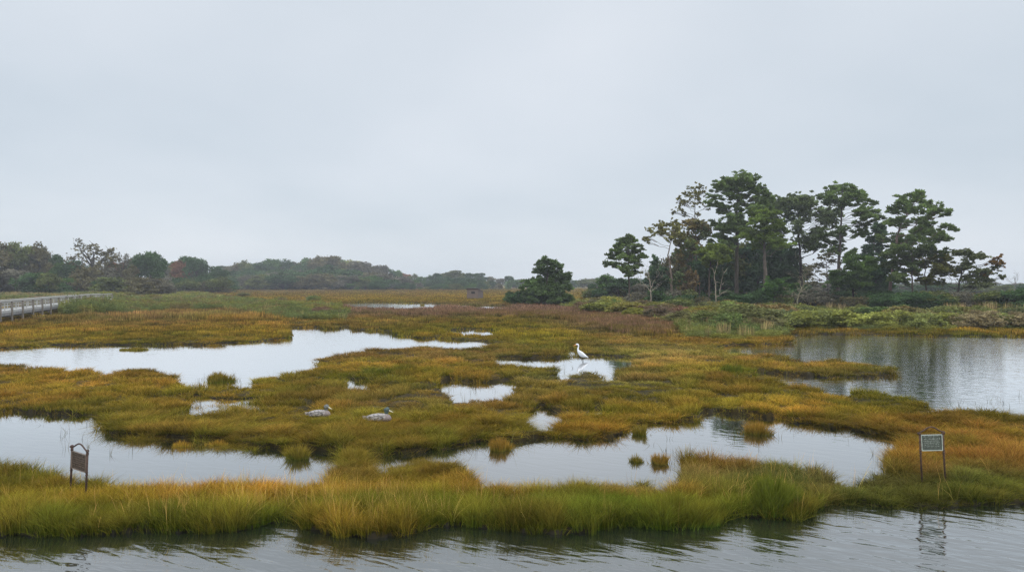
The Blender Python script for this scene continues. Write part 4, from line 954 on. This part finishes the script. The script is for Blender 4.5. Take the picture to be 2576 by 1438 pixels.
# ------------------------------------------------------------------ separate grass tussocks
def blade_mat(name):
    m, nt, n, l = newmat(name)
    oi = N(nt, 'ShaderNodeObjectInfo'); t = N(nt, 'ShaderNodeAttribute', attribute_name='t'); v = N(nt, 'ShaderNodeAttribute', attribute_name='v')
    a = mixc(nt, oi.outputs['Color'], (.55, .90, .75), 1.0, 'MULTIPLY'); b = mixc(nt, oi.outputs['Color'], (1.3, 1.12, 1.2), 1.0, 'MULTIPLY')
    c = mixc(nt, a, b, t.outputs['Fac'])
    hs = N(nt, 'ShaderNodeHueSaturation'); l.new(c, hs.inputs['Color'])
    vr = N(nt, 'ShaderNodeMapRange', ins={3: .6, 4: 1.5}); l.new(v.outputs['Fac'], vr.inputs[0]); l.new(vr.outputs[0], hs.inputs['Value'])
    d = N(nt, 'ShaderNodeBsdfDiffuse'); tr = N(nt, 'ShaderNodeBsdfTranslucent'); l.new(hs.outputs[0], d.inputs[0]); l.new(hs.outputs[0], tr.inputs[0])
    mx = N(nt, 'ShaderNodeMixShader', ins={0: .35}); l.new(d.outputs[0], mx.inputs[1]); l.new(tr.outputs[0], mx.inputs[2])
    o = N(nt, 'ShaderNodeOutputMaterial'); l.new(mx.outputs[0], o.inputs[0]); return m
M_BLADE = blade_mat('tussock_blades')
def tussock(label, px, base, wpx, hgt, color, n=900, lean=.45, flat=.6, bw=.010):
    p = ground(px, base); rx = wpx / F * p.y / 2 * .92; ry = max(rx * flat, .10)
    p.y += ry * .8; g = np.random.default_rng(int(px))
    V, Q, T, v = blades(n, 1.0, 1.0, 1.0, 0, seg=3, rnd=g)
    a = g.random(n) * 6.283; rr = np.sqrt(g.random(n)); ph = g.random(4) * 6.28; edge = .78 + .22 * np.sin(a * 2 + ph[0]) + .16 * np.sin(a * 3 + ph[1]) + .10 * np.sin(a * 5 + ph[2])
    out = g.random(n) < .05; rr = np.where(out, rr * 1.25, rr * edge); bx, by = rr * np.cos(a), rr * np.sin(a)
    lump = .72 + .5 * vnoise(bx * 3 + px, by * 3, 1.0, 3)
    hh = hgt * .86 * (1.08 - .50 * np.minimum(rr, 1) ** 2) * g.uniform(.5, 1.15, n) * lump * np.where(out, .7, 1); ww = bw * g.uniform(.6, 1.4, n); tw = g.random(n) * 3.14
    ln = hh * lean * (rr * .9 + .15) * g.uniform(.3, 1.4, n); az = a + g.normal(0, .5, n)
    seg = 3; V = np.zeros((n, 8, 3))
    for s in range(4):
        t = s / 3; k = t ** 1.8; hw = ww * .5 * (1 - t ** 1.6 * .93)
        x = bx * rx + np.cos(az) * ln * k; y = by * ry + np.sin(az) * ln * k; z = hh * (t - .12 * lean * rr * k) - .03
        V[:, 2 * s] = np.stack([x - np.cos(tw) * hw, y - np.sin(tw) * hw, z], 1); V[:, 2 * s + 1] = np.stack([x + np.cos(tw) * hw, y + np.sin(tw) * hw, z], 1)
    me = mesh_np('grass_tussock', V.reshape(-1, 3), Q, [M_BLADE], {'t': T, 'v': v})
    o = link('grass_tussock', me, None, (p.x, p.y, max(0, z1(p.x, p.y)))); o.color = (*color, 1)
    tag(o, label, 'grass tussock', 'separate grass tussocks'); return o
OLV, GRN, GLD, BRG = (.21, .165, .025), (.125, .150, .018), (.34, .21, .03), (.27, .17, .03)
tussock('squat olive grass tussock standing in the left lagoon with dark stems beside it', 546, 962, 80, .38, OLV, 1600, bw=.018)
tussock('thin low grass islet far back in the left lagoon', 330, 881, 92, .20, OLV, 900, bw=.03, flat=.35)
tussock('small spiky grass tussock in the front pond below the left duck decoy', 744, 1156, 66, .36, OLV, 800, .7)
tussock('brown green grass clump at the back edge of the front pond, right of centre', 1260, 1135, 70, .33, BRG, 900, .4)
tussock('rounded grass clump in the pond mouth right of the brown green clump', 1611, 1094, 54, .28, OLV, 800, .6)
tussock('bushy grass tussock alone in the right part of the front pond', 1910, 1094, 84, .38, BRG, 1300, .7)
tussock('smallest spiky grass tuft near the front bank of the right pond', 1602, 1163, 42, .18, OLV, 380, .6)
tussock('ragged grass tuft beside the smallest tuft near the front bank', 1664, 1168, 62, .26, BRG, 700, .6)
tussock('large bright green grass mound at the water edge, right of centre', 1962, 1300, 168, .58, GRN, 4200, .6, .7, .010)
tussock('wide bright green grass mound left of the large one at the water edge', 1706, 1330, 235, .46, (.15, .155, .018), 4600, .6, .45, .010)
tussock('tiny grass islet in the far bright pool', 1062, 768, 16, .35, OLV, 200, bw=.06)
tussock('flooded sparse grass patch in the left front pond', 453, 1124, 74, .17, GLD, 420, .3, .4)
tussock('second flooded sparse grass patch, right of the first in the left front pond', 545, 1121, 70, .15, GLD, 380, .3, .4)
tussock('dark grass hump between the left and middle front ponds', 885, 1176, 92, .36, OLV, 1500, .5, .7)
tussock('long low grass hump jutting into the middle pond from the front bank', 1070, 1194, 230, .30, OLV, 3600, .4, .35)
tussock('vivid green grass clump at the inner end of the narrow peninsula', 1848, 946, 88, .38, GRN, 1300, .4, .5, .022)

# ------------------------------------------------------------------ signs
M_IRON = solid('rusty_iron', (.028, .018, .014), (.085, .045, .030), 22, .75, .5)
M_IRON2 = solid('brown_rust_iron', (.03, .02, .014), (.11, .055, .028), 22, .8, .5)
M_BRONZE = solid('weathered_bronze', (.035, .023, .016), (.085, .058, .042), 30, .6, .3)
M_BRONZEH = solid('worn_bronze_edge', (.13, .10, .078), (.22, .17, .135), 30, .5, .2)
M_VERD = solid('verdigris_plate', (.042, .052, .038), (.082, .094, .070), 25, .6, .3)
M_VERDH = solid('pale_worn_letters', (.30, .34, .29), (.46, .50, .43), 25, .6, .2)

def sign(name, label, base, yaw, roll, w, zb, zt, ztop, hb, plate, raised, iron, balls, seed, pitch=0):
    """two posts w apart, plate from zb to zt, posts end at ztop, arch hb above"""
    g = random.Random(seed)
    o = empty(name, base); o.rotation_euler = (pitch, roll, yaw); tag(o, label, 'sign')
    for s in (-1, 1):
        m = MB(); x = s * w / 2; r = .0165
        m.loft([(x, 0, -.15), (x, 0, zb - .03), (x, 0, ztop)], [r * .95, r, r], 10)
        for zc in (zb - .035, zb + .005, zt + .01, ztop - .015):
            m.loft([(x, 0, zc - .012), (x, 0, zc), (x, 0, zc + .012)], [r, r * 1.5, r], 10)
        m.build('post', iron, o, True)
        if balls:
            b = MB(); zs = [math.sin(t) for t in np.linspace(-1.5, 1.5, 8)]
            b.loft([(x, 0, ztop + .022 + .026 * q) for q in zs], [.026 * math.sqrt(max(.01, 1 - q * q)) for q in zs], 12)
            b.loft([(x + s * .012, -.012, ztop + .018 + .02 * q) for q in zs], [.021 * math.sqrt(max(.01, 1 - q * q)) for q in zs], 10)
            b.build('finial', iron, o, True)
        else:
            b = MB(); b.loft([(x + s * .012, 0, ztop - .03), (x + s * .016, 0, ztop + .005), (x + s * .006, 0, ztop + .022)], [.02, .026, .012], 10); b.build('finial', iron, o, True)
    m = MB(); n = 22; pts = []
    for i in range(n + 1):
        t = i / n; u = 2 * t - 1
        z = ztop + .012 + hb * (math.cos(u * math.pi) * .5 + .5) ** .85
        pts.append((u * w / 2, 0, z))
    m.loft(pts, .0125, 10, up=(0, 1, 0)); m.build('arch', iron, o, True)
    pw = w - .034; zc, ph = (zb + zt) / 2, zt - zb
    p = MB(); p.box((0, .004, zc), (pw, .014, ph)); pl = p.build('plaque', plate, o)
    f = MB(); e = .011
    for (c, sz) in (((0, -.010, zt - e / 2), (pw, .012, e)), ((0, -.010, zb + e / 2), (pw, .012, e)), ((-pw / 2 + e / 2, -.010, zc), (e, .012, ph - 2 * e)), ((pw / 2 - e / 2, -.010, zc), (e, .012, ph - 2 * e))):
        f.box(c, sz)
    f.build('border', raised, pl)
    # raised, weathered and unreadable lettering in rows
    t = MB(); rows = 6; y = zt - .040; k = 0
    for r_ in range(rows):
        hgt = .020 if r_ < 2 else .012; x = -pw / 2 + .03 + g.uniform(0, .02); xe = pw / 2 - .03 - (g.uniform(0, .03))
        while x < xe:
            cw = hgt * g.uniform(.45, .8)
            for _ in range(g.choice((2, 2, 3))):
                a = (x + g.uniform(0, cw), -.0065 - k * 1e-5, y + g.uniform(0, hgt)); b = (x + g.uniform(0, cw), -.0065 - k * 1e-5, y - hgt * .2 + g.uniform(0, hgt)); k += 1
                if (Vector(a) - Vector(b)).length > .004: t.beam(a, b, .0032, .004)
            x += cw + hgt * (.12 if g.random() < .8 else .5)
        y -= (.034 if r_ < 1 else .028) * (ph / .24)
        if y < zb + .022: break
    t.build('lettering', raised, pl)
    return o
bl = Vector(((196 - HX) / F * 11.75, 11.75, .06))
sign('plaque_sign', 'tilted brown bronze plaque on rusty posts with ball finials in the left foreground grass', bl, R(-30), R(3.6), .425, .475, .755, .80, .085, M_BRONZE, M_BRONZEH, M_IRON, True, 4)
br = Vector(((2349 - HX) / F * 12.6, 12.6, .05))
sign('plaque_sign', 'upright greenish plaque on rusty posts in the orange grass at right', br, R(-6), R(-2.6), .375, .60, .875, .905, .085, M_VERD, M_VERDH, M_IRON2, False, 9)

# ------------------------------------------------------------------ duck decoys
M_DBODY = solid('weathered_duck_paint', (.045, .038, .034), (.33, .30, .275), 9, .8, .5, stretch=(1, 2, 2.8), contrast=(.40, .56))
M_DBREAST = solid('mauve_brown_paint', (.15, .115, .10), (.30, .25, .235), 30, .8, .3)
M_DHEADG = solid('dull_green_head_paint', (.030, .055, .050), (.085, .12, .105), 18, .6, .2)
M_DHEAD = solid('grey_head_paint', (.06, .062, .055), (.21, .215, .19), 14, .7, .2, contrast=(.42, .58))
M_BILL = solid('ochre_bill_paint', (.42, .37, .24), (.60, .54, .38), 14, .6, .1)
M_BLACKP = solid('black_tail_paint', (.018, .013, .012), (.045, .035, .032), 20, .8, .2)
M_PALE = solid('pale_feather_paint', (.26, .22, .19), (.42, .37, .33), 20, .7, .2)
M_EYE = solid('dark_eye', (.008, .008, .008), (.012, .012, .012), 5, .2, 0)

def decoy(label, p, L, rz, head, droop):
    o = empty('duck_decoy', (p.x, p.y, p.z), rz); tag(o, label, 'duck decoy'); o.scale = (L, L, L)
    b = MB()   # unit length, x from tail (-.5) to breast (.42)
    xs_ = [-.36, -.30, -.22, -.12, 0, .12, .22, .30, .36, .395]
    top = [.215, .232, .252, .272, .285, .282, .265, .24, .20, .14]; bot = [.12, .07, .03, .005, 0, 0, .005, .02, .05, .10]
    wd = [.06, .10, .135, .16, .17, .168, .152, .125, .085, .03]
    b.loft([(x, 0, (t + q) / 2) for x, t, q in zip(xs_, top, bot)], [(w, (t - q) / 2) for w, t, q in zip(wd, top, bot)], 20)
    body = b.build('body', M_DBODY, o, True)
    br_ = MB(); br_.loft([(x, 0, z) for x, z in ((.16, .13), (.24, .13), (.31, .13), (.37, .13), (.405, .135), (.415, .14))], [(.158, .135), (.148, .132), (.125, .118), (.088, .088), (.045, .05), (.012, .014)], 18); br_.build('breast', M_DBREAST, body, True)
    # folded wings with overlapping feather ridges
    for s in (-1, 1):
        w = MB()
        for r_ in range(3):
            for k in range(6):
                x = .17 - k * .072 - r_ * .018; z = .215 - r_ * .048 - k * .003; yy = s * (.128 + r_ * .018 - abs(k - 2.2) * .006)
                w.loft([(x, yy, z), (x - .05, yy + s * .008, z - .008), (x - .10, yy * .98, z - .018)], [(.004, .018), (.008, .024), (.003, .006)], 8, up=(0, 0, 1))
        w.loft([(.12, s * .155, .10), (-.05, s * .160, .105), (-.22, s * .118, .135), (-.34, s * .06, .165)], [(.006, .012), (.012, .022), (.010, .018), (.004, .006)], 8)
        w.build('wing', M_DBODY, o, True)
    t = MB(); f = MB()
    t.loft([(-.30, 0, .165), (-.38, 0, .15), (-.44, 0, .125)], [(.075, .045), (.066, .040), (.045, .018)], 12)
    tl = t.build('tail', M_BLACKP, o, True)
    for k, (z, sx) in enumerate(((.185, .0), (.155, .02), (.12, .045))):
        for s in (-1, 1):
            f.loft([(-.36 + sx, s * .06, z - .0), (-.42, s * .058, z - .012), (-.50 + sx * .3, s * .030, z - .006 + (.004 if k else .014))], [(.012, .007), (.018, .009), (.006, .004)], 8)
    f.build('tail_feather', M_PALE, tl, True)
    h = MB()   # neck and head
    hx = .255
    h.loft([(hx - .005, 0, .20), (hx + .0, 0, .255), (hx + .006, 0, .31), (hx + .012, 0, .36), (hx + .014, 0, .405), (hx + .012, 0, .44), (hx + .006, 0, .462), (hx + .002, 0, .470)],
           [(.058, .068), (.050, .058), (.052, .064), (.064, .086), (.068, .094), (.058, .080), (.034, .046), (.008, .010)], 18, up=(1, 0, 0))
    hd = h.build('head', head, o, True)
    if head is M_DHEADG:
        c = MB(); c.loft([(hx - .002, 0, .246), (hx - .001, 0, .256), (hx, 0, .266)], [(.052, .060), (.054, .062), (.052, .060)], 18, up=(1, 0, 0)); c.build('collar', M_PALE, hd, True)
    for s in (-1, 1):
        e = MB(); e.loft([(hx + .045, s * .056, .395), (hx + .046, s * .062, .395)], [.009, .006], 8, up=(0, 0, 1)); e.build('eye', M_EYE, hd, True)
    bi = MB(); bi.loft([(hx + .085, 0, .372), (hx + .115, 0, .357), (hx + .16, 0, .335 - droop), (hx + .205, 0, .318 - droop), (hx + .222, 0, .316 - droop)], [(.030, .026), (.029, .018), (.030, .012), (.030, .010), (.014, .006)], 12)
    bi.build('bill', M_BILL, o, True)
    return o
decoy('left weathered duck decoy with a grey head and drooping bill sitting in the grass', DUCKS[0], .70, R(0), M_DHEAD, .012)
decoy('right duck decoy with a green head and mauve breast sitting in the grass', DUCKS[1], .76, R(0), M_DHEADG, 0)

# ------------------------------------------------------------------ egret
M_WHITE = solid('white_feathers', (.72, .73, .76), (.84, .85, .87), 12, .8, .15, stretch=(1, 1, 2))
M_EBILL = solid('orange_bill', (.60, .25, .06), (.68, .32, .10), 10, .5, .05)
M_LEG = solid('dark_egret_leg', (.02, .02, .02), (.045, .045, .04), 20, .7, .1)
def egret():
    d = 33.6; B = Vector(((1466.5 - HX) / F * d, d, 0)); k = .0481 / F * d     # crop pixel -> metre
    def q(x, y, dy=0): return ((x - 1070) * k, dy, (1180 - y) * k)
    m = MB()
    # head, S-curved neck, body and tail as one surface
    sp = [(688, 362, 18), (715, 352, 30), (750, 345, 42), (790, 352, 46), (825, 385, 44), (838, 430, 38), (832, 480, 36), (815, 540, 38), (803, 600, 44), (815, 660, 58), (850, 720, 85), (905, 780, 118), (975, 845, 138), (1050, 900, 132), (1130, 940, 105), (1210, 975, 70), (1280, 1000, 40), (1330, 1025, 20), (1358, 1040, 8)]
    pts = [q(x, y) for x, y, r in sp]; rad = [(r * k * (.85 if i < 10 else .60), r * k * (1.0 if i < 9 else .92)) for i, (x, y, r) in enumerate(sp)]
    m.loft(pts, rad, 18, 0, up=(0, 1, 0) if False else (0, 0, 1))
    for s in (-1, 1):   # folded wings
        m.loft([q(880, 690, s * .05), q(950, 760, s * .085), q(1050, 850, s * .09), q(1160, 930, s * .065), q(1260, 985, s * .03), q(1340, 1030, s * .01)], [(.006, .03), (.018, .055), (.020, .062), (.016, .045), (.010, .025), (.003, .006)], 12, 0)
    for i in range(3): m.loft([q(1230, 980, .01 * (i - 1)), q(1290, 1020, .01 * (i - 1)), q(1318 - 10 * i, 1050, .012 * (i - 1))], [.012, .010, .003], 8, 0)
    m.loft([q(720, 360), q(680, 378), q(640, 398), q(600, 412), q(566, 414)], [(.022, .030), (.020, .028), (.016, .022), (.012, .016), (.005, .007)], 12, 1)
    for s in (-1, 1): m.loft([q(738, 352, s * .030), q(738, 352, s * .036)], [.007, .004], 8, 2)
    # thighs, shanks with a visible joint, toes under water
    m.loft([q(1035, 930, -.03), q(1050, 985, -.03), q(1058, 1012, -.03)], [.035, .020, .010], 10, 0)
    m.loft([q(1080, 930, .03), q(1085, 980, .03)], [.030, .012], 10, 0)
    m.loft([q(1058, 1005, -.03), q(1035, 1080, -.03), q(1010, 1200, -.03), (-.05, -.04, -.12)], [.008, .010, .008, .008], 8, 2)
    m.loft([q(1085, 975, .03), q(1092, 1060, .03), q(1072, 1190, .03), (.0, .02, -.12)], [.008, .011, .009, .008], 8, 2)
    o = m.build('egret', [M_WHITE, M_EBILL, M_LEG], None, True); o.location = B
    tag(o, 'white egret with orange bill wading in the small central pool', 'bird')
egret()

# ------------------------------------------------------------------ hut (bird hide)
M_WOODP = solid('weathered_pinkish_boards', (.115, .080, .064), (.22, .165, .135), 3.5, .9, .3, stretch=(6, 6, .6))
M_WOODD = solid('darker_boards', (.08, .062, .058), (.155, .12, .11), 3.5, .9, .3, stretch=(6, 6, .6))
M_ROOF = solid('grey_roof_felt', (.10, .095, .095), (.21, .195, .19), 4, .9, .2)
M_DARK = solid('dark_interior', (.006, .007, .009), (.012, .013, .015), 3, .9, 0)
def hut():
    d = 157.0; x0 = (1174.6 - HX) / F * d; yaw = R(-27)
    o = empty('wooden_hut', (x0, d, z1(x0, d)), yaw)
    tag(o, 'small weathered wooden hut with slanting roof and one dark window out on the far marsh', 'hut')
    w, dp, hf, hb, zf = 2.62, 2.3, 2.0, 1.36, .30
    zt = zf + hf; ww, wz0, wz1, wx0, wx1 = 1, zf + .92, zf + 1.34, .92, 1.98
    def wallpiece(m, xa, xb, za, zb): m.box(((xa + xb) / 2, .04, (za + zb) / 2), (xb - xa - .002, .08, zb - za - .002))
    m = MB(); n = 13
    for i in range(n):     # vertical boards, interrupted by the window
        xa, xb = w * i / n, w * (i + 1) / n; off = .006 * (i % 2)
        if xa >= wx0 - .05 and xb <= wx1 + .05:
            wallpiece(m, xa, xb, zf, wz0 - .04); wallpiece(m, xa, xb, wz1 + .04, zt)
        else: m.box(((xa + xb) / 2, .04 - off, zf + hf / 2), (xb - xa - .004, .08, hf))
    m.build('front_wall', M_WOODP, o)
    for side, xx in (('r', w), ('l', 0)):
        m = MB(); n = 11
        for i in range(n):
            ya, yb = .085 + (dp - .085) * i / n, .085 + (dp - .085) * (i + 1) / n - .012
            za, zb_ = zt - (hf - hb) * ya / dp, zt - (hf - hb) * yb / dp; t = .05
            xs2 = (xx - t, xx) if side == 'r' else (xx, xx + t)
            V = [(x, y, z) for x in xs2 for (y, z) in ((ya, zf), (yb, zf), (yb, zb_), (ya, za))]
            m.add(V, [[0, 1, 2, 3], [7, 6, 5, 4], [0, 4, 5, 1], [1, 5, 6, 2], [2, 6, 7, 3], [3, 7, 4, 0]])
        m.build('side_wall', M_WOODD, o)
    MB().box((w / 2, dp + .045, zf + hb / 2), (w, .06, hb)).build('back_wall', M_WOODD, o)
    MB().box((w / 2, dp / 2, zf - .05), (w - .1, dp - .1, .08)).build('floor', M_WOODD, o)
    r = MB(); a = math.atan2(hf - hb, dp); rot = Matrix.Rotation(-a, 3, 'X')
    r.box((w / 2, dp / 2 - .02, zt - (hf - hb) / 2 + .05), (w + .24, dp / math.cos(a) + .42, .06), rot); r.build('roof', M_ROOF, o)
    MB().box((w / 2, -.035, zt - .11), (w + .10, .05, .20)).build('fascia', M_WOODD, o)
    wf = MB()
    for c, s in (((wx0 + wx1) / 2, wz0 - .02), ((wx0 + wx1) / 2, wz1 + .02)): wf.box((c, -.01, s), (wx1 - wx0 + .16, .06, .05))
    for xq in (wx0 - .02, wx1 + .02): wf.box((xq, -.01, (wz0 + wz1) / 2), (.05, .06, wz1 - wz0 - .01))
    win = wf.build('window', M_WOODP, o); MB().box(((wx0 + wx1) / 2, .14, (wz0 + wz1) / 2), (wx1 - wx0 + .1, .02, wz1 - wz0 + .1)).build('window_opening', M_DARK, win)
    for xq in (.15, w - .15):
        for yq in (.15, dp - .15):
            MB().box((xq, yq, zf / 2 - .2), (.14, .14, zf + .2)).build('stilt', M_WOODD, o)
hut()

# ------------------------------------------------------------------ boardwalk
M_RAIL = solid('silver_grey_timber', (.34, .325, .295), (.56, .54, .50), 5, .85, .2, stretch=(2, 2, 2))
M_DECK = solid('pale_deck_timber', (.36, .355, .34), (.52, .51, .49), 4, .8, .2)
M_POST = solid('grey_brown_timber', (.14, .12, .10), (.28, .25, .21), 5, .9, .2, stretch=(3, 3, .8))
M_BEAM = solid('dark_grey_timber', (.17, .165, .16), (.30, .29, .28), 4, .9, .2)
def boardwalk():
    o = empty('boardwalk', (-42.9, 62, 0)); tag(o, 'raised timber boardwalk with handrails crossing the marsh at the left edge', 'boardwalk')
    O = Vector((-42.9, 62, 0)); zd, zr = 1.06, 1.94
    path = [Vector((-19.3 - .381 * dd, dd, 0)) for dd in (48.8, 52, 55.2, 58.4, 61.6, 64.9, 68.3, 71.9, 75.4, 79.0, 82.7, 86.3, 90.1, 94.0, 98.0, 101.5)]
    path += [Vector((-59.0, 106.6, 0)), Vector((-59.9, 110.6, 0))]
    path = [p - O for p in path]; W = 1.55; n = len(path)
    nrm = []
    for i in range(n):
        t = (path[min(i + 1, n - 1)] - path[max(i - 1, 0)]).normalized(); nrm.append(Vector((-t.y, t.x, 0)) if t.x * 0 == 0 else t)
    near = path; far_ = [p + q * W for p, q in zip(path, nrm)]      # far side lies to the left
    def sp(seq, z, w, h, name, mat, par=None, dz=0):
        m = MB()
        for a, b in zip(seq[:-1], seq[1:]): m.beam(a + Vector((0, 0, z)), b + Vector((0, 0, z)), w, h)
        return m.build(name, mat, par or o)
    # deck planks
    m = MB()
    for i in range(n - 1):
        a, b = near[i], near[i + 1]; c, e = far_[i], far_[i + 1]; k = 20
        for j in range(k):
            t0, t1 = j / k, (j + .93) / k
            p0, p1, p2, p3 = a.lerp(b, t0), a.lerp(b, t1), c.lerp(e, t1), c.lerp(e, t0)
            V = [(p.x, p.y, z) for z in (zd - .05, zd + .0) for p in (p0, p1, p2, p3)]
            m.add(V, [[0, 3, 2, 1], [4, 5, 6, 7], [0, 1, 5, 4], [1, 2, 6, 5], [2, 3, 7, 6], [3, 0, 4, 7]])
    m.build('deck', M_DECK, o)
    for seq, s in ((near, -1), (far_, 1)):
        off = [p + q * s * .05 for p, q in zip(seq, nrm)]
        sp(off, zd + .0, .05, .22, 'deck_edge', M_DECK)
        off2 = [p + q * s * .02 for p, q in zip(seq, nrm)]
        sp(off2, zd - .24, .09, .24, 'beam', M_BEAM)
        sp(off2, zr, .17, .05, 'handrail', M_RAIL)
        sp(off2, zr - .09, .05, .11, 'rail_board', M_RAIL)
        for zz in (.30, .56): sp(off2, zd + zz, .035, .05, 'mid_rail', M_RAIL)
        for p, q in zip(seq, nrm):
            pp = p + q * s * .12; m = MB(); zg = z1(pp.x + O.x, pp.y + O.y)
            m.box((pp.x, pp.y, (zg - .3 + zr - .04) / 2), (.13, .13, zr - .04 - zg + .3)); m.build('post', M_POST, o)
        for a, b in zip(seq[:-1], seq[1:]):
            c = (a + b) / 2; m = MB(); m.box((c.x, c.y, (zd + zr) / 2), (.06, .06, zr - zd - .06)); m.build('baluster', M_RAIL, o)
    for p, q in zip(near, nrm):
        c = p + q * W / 2; m = MB(); m.beam(p + Vector((0, 0, zd - .45)), p + q * W + Vector((0, 0, zd - .45)), .10, .18); m.build('cross_beam', M_BEAM, o)
boardwalk()

# ------------------------------------------------------------------ air
def haze():
    m, nt, n, l = newmat('haze')
    v = N(nt, 'ShaderNodeVolumePrincipled', ins={'Density': .00045, 'Anisotropy': .2}); v.inputs['Color'].default_value = (.92, .95, 1, 1)
    o = N(nt, 'ShaderNodeOutputMaterial'); l.new(v.outputs[0], o.inputs['Volume'])
    b = MB(); b.box((0, 465, 11.5), (4500, 960, 25.0)); ob = b.build('haze', m); tag(ob, 'thin grey blue haze over the marsh', kind='stuff')
    b2 = ob
haze()

# ------------------------------------------------------------------ light
SUN_EL, SUN_AZ = R(50), R(150)
w = bpy.data.worlds.new('World'); scene.world = w; w.use_nodes = True
nt = w.node_tree; nt.nodes.clear(); l = nt.links
sky = N(nt, 'ShaderNodeTexSky', sky_type='NISHITA'); sky.sun_disc = False; sky.sun_elevation = SUN_EL; sky.sun_rotation = SUN_AZ
tc = N(nt, 'ShaderNodeTexCoord'); sx = N(nt, 'ShaderNodeSeparateXYZ'); l.new(tc.outputs['Generated'], sx.inputs[0])
az = N(nt, 'ShaderNodeMath', operation='ADD', ins={1: .28}); l.new(sx.outputs[2], az.inputs[0])
dx = N(nt, 'ShaderNodeMath', operation='DIVIDE'); dy = N(nt, 'ShaderNodeMath', operation='DIVIDE')
l.new(sx.outputs[0], dx.inputs[0]); l.new(az.outputs[0], dx.inputs[1]); l.new(sx.outputs[1], dy.inputs[0]); l.new(az.outputs[0], dy.inputs[1])
cb = N(nt, 'ShaderNodeCombineXYZ'); l.new(dx.outputs[0], cb.inputs[0]); l.new(dy.outputs[0], cb.inputs[1])
nz = N(nt, 'ShaderNodeTexNoise', ins={'Scale': .85, 'Detail': 4., 'Roughness': .42, 'Distortion': .15}); l.new(cb.outputs[0], nz.inputs['Vector'])
mr = N(nt, 'ShaderNodeMapRange', ins={1: .32, 2: .68}); l.new(nz.outputs[0], mr.inputs[0])
S = 10.0
cl = mixc(nt, (.500 * S, .560 * S, .622 * S), (.640 * S, .678 * S, .730 * S), mr.outputs[0])
# overcast: the cloud deck is brighter overhead than at the rim
up = N(nt, 'ShaderNodeMapRange', ins={1: .36, 2: .90, 3: 1.0, 4: 3.0}); l.new(sx.outputs[2], up.inputs[0])
vm = N(nt, 'ShaderNodeVectorMath', operation='SCALE'); l.new(cl, vm.inputs[0]); l.new(up.outputs[0], vm.inputs['Scale'])
fin = mixc(nt, vm.outputs[0], sky.outputs[0], .06)
bg = N(nt, 'ShaderNodeBackground', ins={'Strength': .1}); l.new(fin, bg.inputs[0])
wo = N(nt, 'ShaderNodeOutputWorld'); l.new(bg.outputs[0], wo.inputs[0])

sl = bpy.data.lights.new('sun', 'SUN'); sl.energy = 1.1; sl.angle = R(35); sl.color = (1, .96, .9)
so = bpy.data.objects.new('sun', sl); COL.objects.link(so)
dv = Vector((math.sin(SUN_AZ) * math.cos(SUN_EL), math.cos(SUN_AZ) * math.cos(SUN_EL), math.sin(SUN_EL)))
so.rotation_euler = (-dv).to_track_quat('-Z', 'Y').to_euler()

cam = bpy.data.cameras.new('camera'); co = bpy.data.objects.new('camera', cam); COL.objects.link(co)
cam.sensor_width = 36; cam.lens = 36 * F / 2576; cam.clip_end = 6000; cam.clip_start = .1
cam.shift_y = -(719 - HY) / 2576
co.location = (0, 0, H); co.rotation_euler = (R(90), 0, 0)
scene.camera = co
scene.view_settings.view_transform = 'Standard'; scene.view_settings.look = 'None'
scene.view_settings.exposure = .3; scene.view_settings.gamma = 1
scene.cycles.max_bounces = 6; scene.cycles.diffuse_bounces = 2; scene.cycles.glossy_bounces = 3; scene.cycles.transmission_bounces = 3
scene.cycles.volume_bounces = 0; scene.cycles.use_denoising = True; scene.cycles.denoiser = 'OPENIMAGEDENOISE'; scene.cycles.denoising_input_passes = 'RGB_ALBEDO_NORMAL'; scene.cycles.denoising_prefilter = 'NONE'; scene.cycles.use_adaptive_sampling = False
